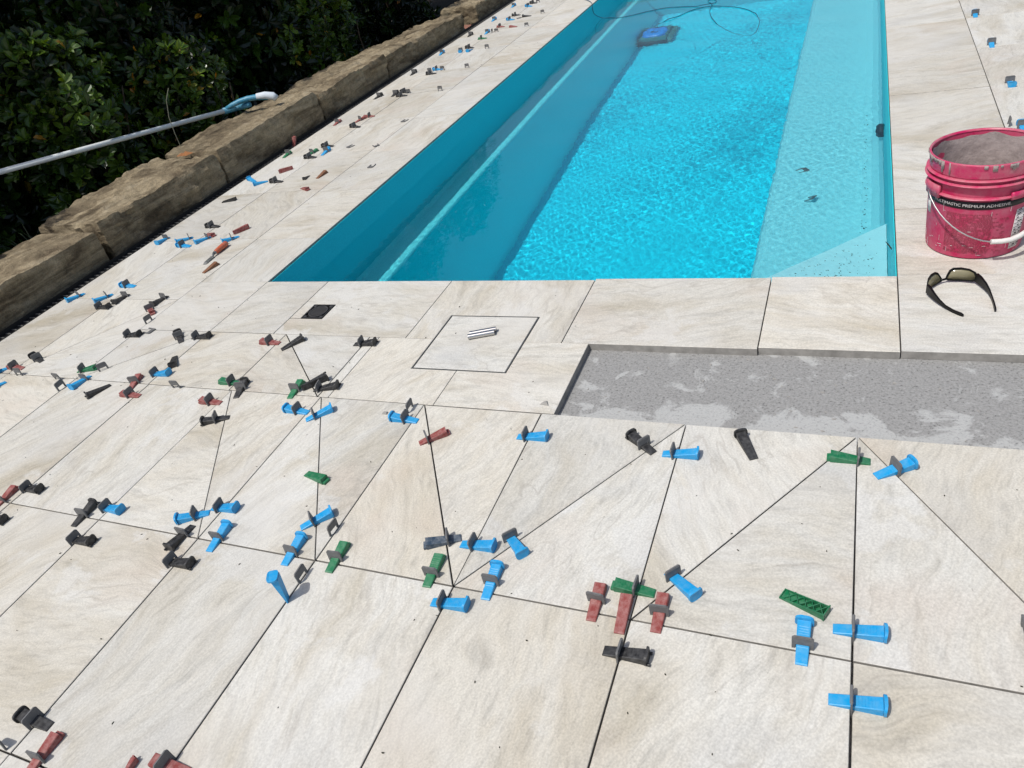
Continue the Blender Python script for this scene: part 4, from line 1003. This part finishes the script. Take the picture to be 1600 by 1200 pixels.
# ------------------------------------------------------------------ bucket
bk = empty('adhesive_bucket', (0.364, 2.445, 0.0008))
HB, RB, RT = 0.302, 0.130, 0.150
def rad(z): return RB + (RT - 0.006 - RB) * z / HB
body = MB(); prof = [(0.001, 0.0), (RB - .006, 0.0), (RB - .001, .003), (RB, .010)] + [(rad(z), z) for z in (0.05, 0.10, 0.15, 0.20, 0.235)]
prof += [(rad(.262) , .262), (RT - .004, .300), (RT - .0022, .302), (RT - .006, .302), (rad(.25) - .004, .25), (rad(.1) - .004, .1), (RB - .004, .008), (0.001, .008)]
body.lathe(prof, 72)
smooth_by_angle(body.build('body', M['bucket'], bk), 35)
for (z0, z1, ex) in ((.196, .203, .010), (.236, .243, .013), (.252, .257, .010)):
    r0 = rad((z0+z1)/2)
    b_ = MB(); b_.lathe([(r0 - .001, z0), (r0 + ex*.7, z0), (r0 + ex, (z0+z1)/2), (r0 + ex*.7, z1), (r0 - .001, z1)], 72); smooth_by_angle(b_.build('band', M['pink'], bk), 60)
cl = MB(); cl.lathe([(rad(.27) + .0012, .262), (RT - .0024, .2985), (RT - .002, .3035), (RT - .0075, .3035), (RT - .0085, .298)], 72); cl.build('rim', M['pink'], bk, True)
# stepped grip under the skirt, cut like a raised tab
def arc_patch(a0, a1, z0, z1, off, th=.0014, n=14):
    V, F = [], []
    for k in range(n + 1):
        a = a0 + (a1 - a0)*k/n
        for z in (z0, z1):
            for e in (off, off + th): V.append(((rad(z)+e)*math.cos(a), (rad(z)+e)*math.sin(a), z))
    for k in range(n):
        i = 4*k
        F += [(i+1, i+5, i+7, i+3), (i, i+2, i+6, i+4), (i+2, i+3, i+7, i+6), (i, i+4, i+5, i+1)]
    F += [(0, 1, 3, 2), (4*n, 4*n+2, 4*n+3, 4*n+1)]
    return MB().add(V, F)
D2 = math.radians
arc_patch(D2(-62), D2(-20), .192, .214, .004, .008).build('grip_tab', M['pink'], bk, True)
arc_patch(D2(196), D2(222), .188, .226, .003, .009).build('handle_lug', M['pink'], bk, True)
arc_patch(D2(16), D2(42), .188, .226, .003, .009).build('handle_lug', M['pink'], bk, True)
arc_patch(D2(180), D2(342), .166, .190, .0006, .0008, 40).build('label_band', M['label_black'], bk, True)
arc_patch(D2(193), D2(203), .120, .162, .0006, .0006).build('label_panel', M['white'], bk, True)
tbp = arc_patch(D2(312), D2(327), .020, .150, .0006, .0006).build('label_table', M['print'], bk, True)
gl = MB()
rr_ = random.Random(5)
for k in range(10):
    z = .026 + k*.0128
    p_ = arc_patch(D2(312.6), D2(326.4), z, z + .0012, .0013, .0003, 6); gl.add(p_.v, p_.f)
    for j in range(2):
        a0 = rr_.uniform(313.5, 319); p_ = arc_patch(D2(a0 + j*6), D2(a0 + j*6 + rr_.uniform(2.5, 5)), z + .004, z + .0075, .0013, .0003, 4); gl.add(p_.v, p_.f)
gl.build('table_print', M['label_black'], tbp)
fp = MB()
for k in range(30):                                     # the block of faint instructions: rows of short strokes
    z = .148 - k*.0044; a = 232.0
    while a < 300:
        l = rr_.uniform(1.2, 4.5)
        if rr_.random() < 0.86 and not (a > 283 and rr_.random() < .7): p_ = arc_patch(D2(a), D2(a + l), z, z + .0017, .0006, .0003, 2); fp.add(p_.v, p_.f)
        a += l + rr_.uniform(.5, .9)
fo = fp.build('small_print', M['faded'], bk); fo['kind'] = 'stuff'
sc_ = MB()
for k in range(34):                                     # dried splashes and scrapes
    a = rr_.uniform(190, 330); z = rr_.choice((rr_.uniform(.006, .05), rr_.uniform(.01, .16)))
    if rr_.random() < .5: p_ = arc_patch(D2(a), D2(a + rr_.uniform(.15, .4)), z, z + rr_.uniform(.004, .035), .0010, .0005, 2)
    else: p_ = arc_patch(D2(a), D2(a + rr_.uniform(1.5, 5)), z, z + rr_.uniform(.0006, .0014), .0010, .0005, 3)
    sc_.add(p_.v, p_.f)
so = sc_.build('splash', M['print'], bk); so['kind'] = 'stuff'
sm_ = MB()
for k in range(26):                                     # adhesive caked on the rim and running down from it
    a = rr_.choice((rr_.uniform(195, 262), rr_.uniform(175, 345))); w_ = rr_.uniform(1.5, 6.0); h_ = rr_.uniform(.004, .016) if w_ > 2.5 else rr_.uniform(.012, .034)
    p_ = arc_patch(D2(a), D2(a + w_), .3005 - h_, .3025, .0022 + .0022*(1 - h_/.04), rr_.uniform(.0010, .0026), 5)
    sm_.add(p_.v, p_.f)
smo = sm_.build('adhesive_smear', M['mortar'], bk, True); smo['kind'] = 'stuff'
def wrapped_text(body_, size, z0, ang, off, mat, parent, name):
    cu = bpy.data.curves.new(name, 'FONT'); cu.body = body_; cu.size = size; cu.align_x = 'CENTER'; cu.resolution_u = 3
    to = bpy.data.objects.new(name, cu); COL.objects.link(to)
    bpy.context.view_layer.update()
    me = bpy.data.meshes.new_from_object(to.evaluated_get(bpy.context.evaluated_depsgraph_get()))
    bpy.data.objects.remove(to); bpy.data.curves.remove(cu)
    for v in me.vertices:
        z = z0 + v.co.y; r = rad(z) + off; a = ang + v.co.x * 1.12 / r
        v.co = (r*math.cos(a), r*math.sin(a), z)
    me.materials.clear()
    return link(name, me, mat, parent)
wrapped_text('MULTIMASTIC PREMIUM ADHESIVE.', .0125, .1735, D2(257), .0018, M['print'], bk, 'label_lettering')
# adhesive: smeared lining and what is left at the bottom
li = MB(); V, F = [], []
nseg = 72
zs = [0.288, .27, .24, .20, .15, .10, .085]
for i, z in enumerate(zs):
    for k in range(nseg):
        a = 2*math.pi*k/nseg
        r = (rad(z) if z < .262 else rad(.262) + (RT - .004 - rad(.262))*(z - .262)/.038) - .0055 - .0028*noise.noise(Vector((math.cos(a)*4, math.sin(a)*4, z*22))) - (.0 if i else -.0004)
        zz = z + (.010*noise.noise(Vector((math.cos(a)*3, math.sin(a)*3, 5))) if i == 0 else 0)
        if i == len(zs) - 1: r *= .92
        V.append((r*math.cos(a), r*math.sin(a), zz))
for i in range(len(zs) - 1):
    for k in range(nseg): F.append((i*nseg + k, (i+1)*nseg + k, (i+1)*nseg + (k+1) % nseg, i*nseg + (k+1) % nseg))
n0 = len(V)
for j, fr_ in enumerate((.75, .5, .25, .02)):
    for k in range(nseg):
        a = 2*math.pi*k/nseg; r = rad(.085)*.88*fr_
        V.append((r*math.cos(a), r*math.sin(a), .080 + .014*noise.noise(Vector((r*14*math.cos(a), r*14*math.sin(a), 1)))))
    i0 = n0 + (j-1)*nseg if j else n0 - nseg; i1 = n0 + j*nseg
    for k in range(nseg): F.append((i0 + k, i1 + k, i1 + (k+1) % nseg, i0 + (k+1) % nseg))
li.add(V, F).build('adhesive', M['mortar'], bk, True)
# bail: steel wire hanging down in front, white grip tube
pivot_a, pivot_b = D2(208), D2(28)
wp = []
pa_, pb_ = Vector(((rad(.2)+.012)*math.cos(pivot_a), (rad(.2)+.012)*math.sin(pivot_a), .205)), Vector(((rad(.2)+.012)*math.cos(pivot_b), (rad(.2)+.012)*math.sin(pivot_b), .205))
for k in range(25):
    t_ = k/24; a = pivot_a + (D2(388) - pivot_a)*t_
    r = .1585 + .004*math.sin(math.pi*t_) ; z = .205 - .135*math.sin(math.pi*t_)**0.9
    wp.append((r*math.cos(a), r*math.sin(a), z))
MB().tube(wp, .0022, 8).build('bail_wire', M['wire'], bk, True)
k0, k1 = 10, 15
gp = MB(); gp.tube([Vector(wp[k0]) + (Vector(wp[k1]) - Vector(wp[k0]))*t_ + Vector((.012*math.sin(math.pi*t_)*math.cos(D2(298)), .012*math.sin(math.pi*t_)*math.sin(D2(298)), -.004*math.sin(math.pi*t_))) for t_ in (0, .25, .5, .75, 1)], .0075, 14)
smooth_by_angle(gp.build('grip', M['white'], bk), 50)
tag(bk, 'dirty crimson adhesive bucket with wire handle standing beside the pool', 'bucket')
bk.rotation_euler = (0, 0, D2(-4))

# ------------------------------------------------------------------ sunglasses, upside down
gs = empty('sunglasses', (0.2915, 2.1285, 0.0008), math.atan2(.065, .133))
Wg = .074
def fpos(s, z, e=0.0): return Vector((s*Wg, .046*(1 - abs(s)**2.2) + e + .30*z, z))
def lens_outline(sg):
    pts = [(.05, .012), (.13, .024), (.23, .0365), (.36, .0420), (.60, .0435), (.82, .0420), (.945, .0360), (.985, .024), (.975, .012), (.85, .0065), (.55, .0050), (.30, .0055), (.14, .0080)]
    return [(sg*s, z) for s, z in pts]
for sg in (-1, 1):
    out = lens_outline(sg); cs_ = sum(p[0] for p in out)/len(out); cz_ = sum(p[1] for p in out)/len(out)
    inn = [(cs_ + (s - cs_)*.86, cz_ + (z - cz_)*.76) for s, z in out]
    n = len(out); V = []
    for e in (-.0018, .0018):
        V += [fpos(s, z, e) for s, z in out] + [fpos(s, z, e) for s, z in inn]
    F = []
    for i in range(n):
        j = (i+1) % n
        F += [(i, j, n+j, n+i), (2*n+i, 3*n+i, 3*n+j, 2*n+j), (i, 2*n+i, 2*n+j, j), (n+i, n+j, 3*n+j, 3*n+i)]
    MB().add(V, F).build('rim', M['frame'], gs)
    V = [fpos(s, z, 0.0002) for s, z in inn] + [fpos(cs_, cz_, .0012)] + [fpos(s, z, -.0008) for s, z in inn] + [fpos(cs_, cz_, .0002)]
    F = [(i, (i+1) % n, n) for i in range(n)] + [(n+1+i, n+1+n, n+1+(i+1) % n) for i in range(n)] + [(i, n+1+i, n+1+(i+1) % n, (i+1) % n) for i in range(n)]
    MB().add(V, F).build('lens', M['lens'], gs, True)
br = MB(); br.tube([fpos(-.12, .013), fpos(-.04, .0125), fpos(.04, .0125), fpos(.12, .013)], .0032, 8); br.build('bridge', M['frame'], gs, True)
gi = gs.rotation_euler.z
def to_local(x, y):
    dx, dy = x - gs.location.x, y - gs.location.y
    return (dx*math.cos(-gi) - dy*math.sin(-gi), dx*math.sin(-gi) + dy*math.cos(-gi))
for sg, tipw in ((-1, (.306, 1.990)), (1, (.384, 2.016))):
    tx, ty = to_local(*tipw); hx_, hy_ = sg*Wg*.955, .011
    V = []; F = []; prof_ = [(0, .008, .034, .0038), (.12, .008, .033, .0036), (.3, .008, .027, .003), (.45, .007, .020, .0025), (.62, .004, .0125, .0020), (.8, .001, .0095, .0022), (.95, 0, .0095, .0024), (1.0, .001, .007, .0018)]
    for (t_, zl, zh, w) in prof_:
        bow = -.012*math.sin(math.pi*t_)*(-sg)
        px, py = hx_ + (tx - hx_)*t_ + bow, hy_ + (ty - hy_)*t_
        V += [(px - w, py, zl), (px + w, py, zl), (px + w, py, zh), (px - w, py, zh)]
    for i in range(len(prof_) - 1):
        for k in range(4): F.append((4*i + k, 4*i + (k+1) % 4, 4*i + 4 + (k+1) % 4, 4*i + 4 + k))
    e_ = 4*(len(prof_) - 1); F += [(3, 2, 1, 0), (e_, e_+1, e_+2, e_+3)]
    smooth_by_angle(MB().add(V, F).build('temple', M['frame'], gs), 35)
tag(gs, 'black wraparound sunglasses with brown lenses lying upside down on a tile', 'sunglasses')

# ------------------------------------------------------------------ chisel
ch = empty('chisel', (-2.856, 2.372, 0.001), math.atan2(.205, -.014))
hd_ = MB(); V = []
pr_ = [(.098, .0075), (.104, .0105), (.118, .0125), (.150, .0138), (.178, .0148), (.192, .0140), (.199, .0095), (.2005, .001)]
hm = MB(); hm.lathe([(r, x) for x, r in pr_], 20); ho = hm.build('handle', M['orange'], ch, True); ho.rotation_euler = (0, math.pi/2, 0); ho.location = (0, 0, .0145)
fm = MB(); fm.lathe([(.0075, .088), (.0082, .092), (.0082, .102), (.0075, .105)], 16); fo_ = fm.build('ferrule', M['chisel_steel'], ch, True); fo_.rotation_euler = (0, math.pi/2, 0); fo_.location = (0, 0, .0145)
MB().hexa([(0, -.0095, 0), (.070, -.0095, .003), (.070, .0095, .003), (0, .0095, 0), (.0005, -.0095, .0006), (.012, -.0095, .0058), (.012, .0095, .0058), (.0005, .0095, .0006)]).build('bevel', M['chisel_steel'], ch)
MB().hexa([(.0118, -.0094, .0006), (.070, -.0094, .003), (.070, .0094, .003), (.0118, .0094, .0006), (.0118, -.0094, .0059), (.070, -.0094, .0085), (.070, .0094, .0085), (.0118, .0094, .0059)]).build('blade', M['chisel_steel'], ch)
MB().tube([(.066, 0, .006), (.076, 0, .010), (.090, 0, .0145)], [.0075, .0052, .0066], 12).build('neck', M['chisel_steel'], ch, True)
tag(ch, 'chisel with worn orange handle lying on the hedge-side tiles', 'chisel')

# ------------------------------------------------------------------ pool cleaner and its cable
rbt = empty('pool_cleaner', (-1.86, 7.90, FZ + 0.001), 0.03)
def rpart(name, mb, mat, par=rbt, smooth=False):
    o = mb.build(name, mat, par, smooth); o.cycles.is_caustics_receiver = True; return o
ob = MB(); ob.hexa([(-.14, -.22, .05), (.14, -.22, .05), (.14, .22, .05), (-.14, .22, .05), (-.13, -.19, .17), (.13, -.19, .17), (.13, .19, .17), (-.13, .19, .17)]); rpart('body', ob, M['robot_body'])
cv = MB()
def blob(zr): return [(math.copysign(abs(math.cos(a))**.6, math.cos(a))*.118*zr, math.copysign(abs(math.sin(a))**.6, math.sin(a))*.165*zr) for a in [2*math.pi*k/28 for k in range(28)]]
for lo_, hi_, z0, z1 in ((1.0, .96, .168, .205), (.96, .80, .205, .222)):
    a_, b_ = blob(lo_), blob(hi_)
    cv.add([(x, y, z0) for x, y in a_] + [(x, y, z1) for x, y in b_], [tuple(range(28, 56))] + [(i, (i+1) % 28, 28 + (i+1) % 28, 28 + i) for i in range(28)])
rpart('cover', cv, M['robot_blue'], smooth=False)
MB_h = MB(); MB_h.box(-.035, .035, -.05, -.02, .218, .232); rpart('vent', MB_h, M['robot_dark'])
for sx in (-1, 1):
    tr = MB(); x0, x1 = (sx*.145, sx*.19); lo_x, hi_x = min(x0, x1), max(x0, x1)
    prof2 = [(-.24, .02), (-.20, 0), (.20, 0), (.24, .02), (.24, .07), (.20, .105), (-.20, .105), (-.24, .07)]
    n = 8
    tr.add([(lo_x, y, z) for y, z in prof2] + [(hi_x, y, z) for y, z in prof2], [tuple(range(n)), tuple(range(n, 2*n))[::-1]] + [(i, n+i, n+(i+1) % n, (i+1) % n) for i in range(n)])
    for k in range(9): tr.box(lo_x - .002, hi_x + .002, -.205 + k*.048, -.185 + k*.048, .103, .113)
    rpart('track', tr, M['robot_body'])
for sy in (-1, 1):
    rl = MB(); rl.tube([(-.14, sy*.235, .045), (.14, sy*.235, .045)], .040, 14); rpart('roller', rl, M['robot_dark'], smooth=True)
hnd = MB(); hnd.tube([(-.105, .10, .20), (-.09, .10, .245), (.09, .10, .245), (.105, .10, .20)], .010, 8); rpart('handle', hnd, M['robot_body'], smooth=True)
tag(rbt, 'robotic pool cleaner with blue cover on the pool floor', 'pool cleaner')
def catmull(pts, per=7):
    P_ = [Vector(p) for p in pts]; P_ = [P_[0]*2 - P_[1]] + P_ + [P_[-1]*2 - P_[-2]]; out = []
    for i in range(1, len(P_) - 2):
        for j in range(per):
            t_ = j/per; a, b_, c, d_ = P_[i-1], P_[i], P_[i+1], P_[i+2]
            out.append(0.5*((2*b_) + (c - a)*t_ + (2*a - 5*b_ + 4*c - d_)*t_*t_ + (3*b_ - a - 3*c + d_)*t_**3))
    out.append(P_[-2]); return out
zc = WL + 0.004
path = [(-1.86, 8.0, FZ + .24), (-1.80, 7.7, -1.1), (-1.66, 7.25, -.5), (-1.612, 6.80, WL - .06), (-1.53, 6.90, zc), (-1.437, 7.005, zc), (-1.362, 7.142, zc), (-1.305, 7.199, zc), (-1.208, 7.219, zc), (-1.075, 7.13, zc), (-.953, 7.015, zc), (-.86, 6.887, zc), (-.795, 6.757, zc), (-.737, 6.595, zc), (-.70, 6.40, WL - .05), (-.72, 6.15, WL - .12), (-.86, 6.2, WL - .06), (-1.05, 6.55, zc), (-1.16, 6.95, zc), (-1.186, 7.216, zc + .009), (-1.21, 7.33, zc), (-1.25, 7.42, zc), (-1.243, 7.49, zc), (-1.19, 7.45, zc), (-1.171, 7.33, zc), (-1.25, 7.27, zc + .009), (-1.341, 7.30, zc), (-1.442, 7.36, zc), (-1.638, 7.442, zc), (-1.81, 7.404, zc), (-1.919, 7.351, zc), (-2.05, 7.33, zc), (-2.17, 7.40, zc), (-2.25, 7.44, zc), (-2.31, 7.40, WL + .06), (-2.338, 7.46, .004), (-2.42, 7.62, .008), (-2.6, 7.9, .008), (-2.8, 8.3, .008)]
cb = MB().tube(catmull(path), .0030, 7).build('cleaner_cable', M['cable'], None, True); cb.cycles.is_caustics_receiver = True
tag(cb, 'dark blue cleaner cable looping over the water to the deck edge', 'cable')

# ------------------------------------------------------------------ small litter
rr_ = random.Random(17)
def flakes(pts, s0, s1, name, mat, label, recv=False):
    mb = MB()
    for (x, y, z) in pts:
        a = rr_.uniform(0, 6.28); l = rr_.uniform(s0, s1); w = l*rr_.uniform(.25, .6); c, s = math.cos(a), math.sin(a)
        q_ = [(-l, -w*.4), (0, -w), (l, w*.2), (.2*l, w), (-.6*l, w*.7)]
        mb.add([(x + u*c - v*s, y + u*s + v*c, z) for u, v in q_] + [(x + u*c*.8 - v*s*.8, y + u*s*.8 + v*c*.8, z + w*.5) for u, v in q_], [(0, 1, 2, 3, 4), (9, 8, 7, 6, 5)] + [(i, (i+1) % 5, 5 + (i+1) % 5, 5 + i) for i in range(5)])
    o = mb.build(name, mat); o.cycles.is_caustics_receiver = recv
    return tag(o, label, kind='stuff')
pts = []
while len(pts) < 110:
    x = rr_.gauss(-.03, .10); y = rr_.gauss(2.72, .13)
    if y - B0 < q - (A1 - x) - .05 and x < A1 - .03 and y > B0 + .02: pts.append((x, y, -.3295))
flakes(pts, .002, .0048, 'step_litter', M['litter'], 'dark specks of litter sunk on the corner step', True)
pts = [(A1 - .075 + rr_.gauss(0, .010), 2.95 + 1.75*rr_.random()**1.6, BZ + .006) for k in range(85)] + [(A1 - q + .14 + i*.012 + rr_.gauss(0, .012), B0 + .19 + i*.0115 + .03 + rr_.gauss(0, .01), BZ + .003) for i in range(30)]
flakes(pts, .002, .006, 'bench_litter', M['litter'], 'line of dark litter along the back of the pool bench', True)
pts = []
for k in range(230):
    x = rr_.uniform(-3.45, .6); y = rr_.uniform(.3, 2.15)
    if x > -.75 and y > 1.4: continue
    pts.append((x, y, .0007))
for k in range(70): pts.append((rr_.uniform(-3.45, -2.4), rr_.uniform(2.1, 7.0), .0007))
for k in range(14): pts.append((rr_.gauss(-2.35, .12), rr_.gauss(1.98, .07), .0007))
flakes(pts, .0012, .0042, 'deck_grit', M['litter'], 'scattered dark crumbs of grout on the tiles')
pts = [(rr_.uniform(-.68, .7), rr_.uniform(1.47, 1.79), -TH) for k in range(60)]
flakes(pts, .002, .007, 'bed_crumbs', M['chip'], 'pale crumbs of mortar on the bare cement bed')
bl = MB().add([(0, 0, 0), (.004, .02, .004), (-.012, .055, .001), (-.022, .07, -.006), (-.016, .03, -.002)], [(0, 1, 4), (1, 2, 4), (2, 3, 4)]).build('wet_leaf', M['litter'])
bl.location = (A1 - .004, 2.50, -.06); bl.rotation_euler = (0, .9, .15); bl.scale = (.7, .7, .7); tag(bl, 'small brown leaf stuck on the pool wall beside the bucket', 'leaf')
ck = MB().hexa([(-.016, -.006, 0), (.014, -.010, 0), (.004, .012, 0), (-.006, .010, 0), (-.010, -.003, .004), (.010, -.006, .006), (.002, .008, .005), (-.004, .006, .004)]).build('mortar_chip', M['chip'])
ck.location = (-.764, 1.497, .0005); tag(ck, 'grey chip of mortar on the tile corner beside the cement bed', 'mortar chip')
ck = MB().hexa([(-.009, -.006, 0), (.009, -.006, 0), (.008, .006, 0), (-.008, .007, 0), (-.007, -.004, .004), (.007, -.004, .005), (.006, .004, .005), (-.006, .005, .004)]).build('mortar_chip', M['chip'])
ck.location = (-1.255, 1.40, .0005); tag(ck, 'grey chip of plastic on tile beside the blue wedge at the upper joint', 'plastic chip')
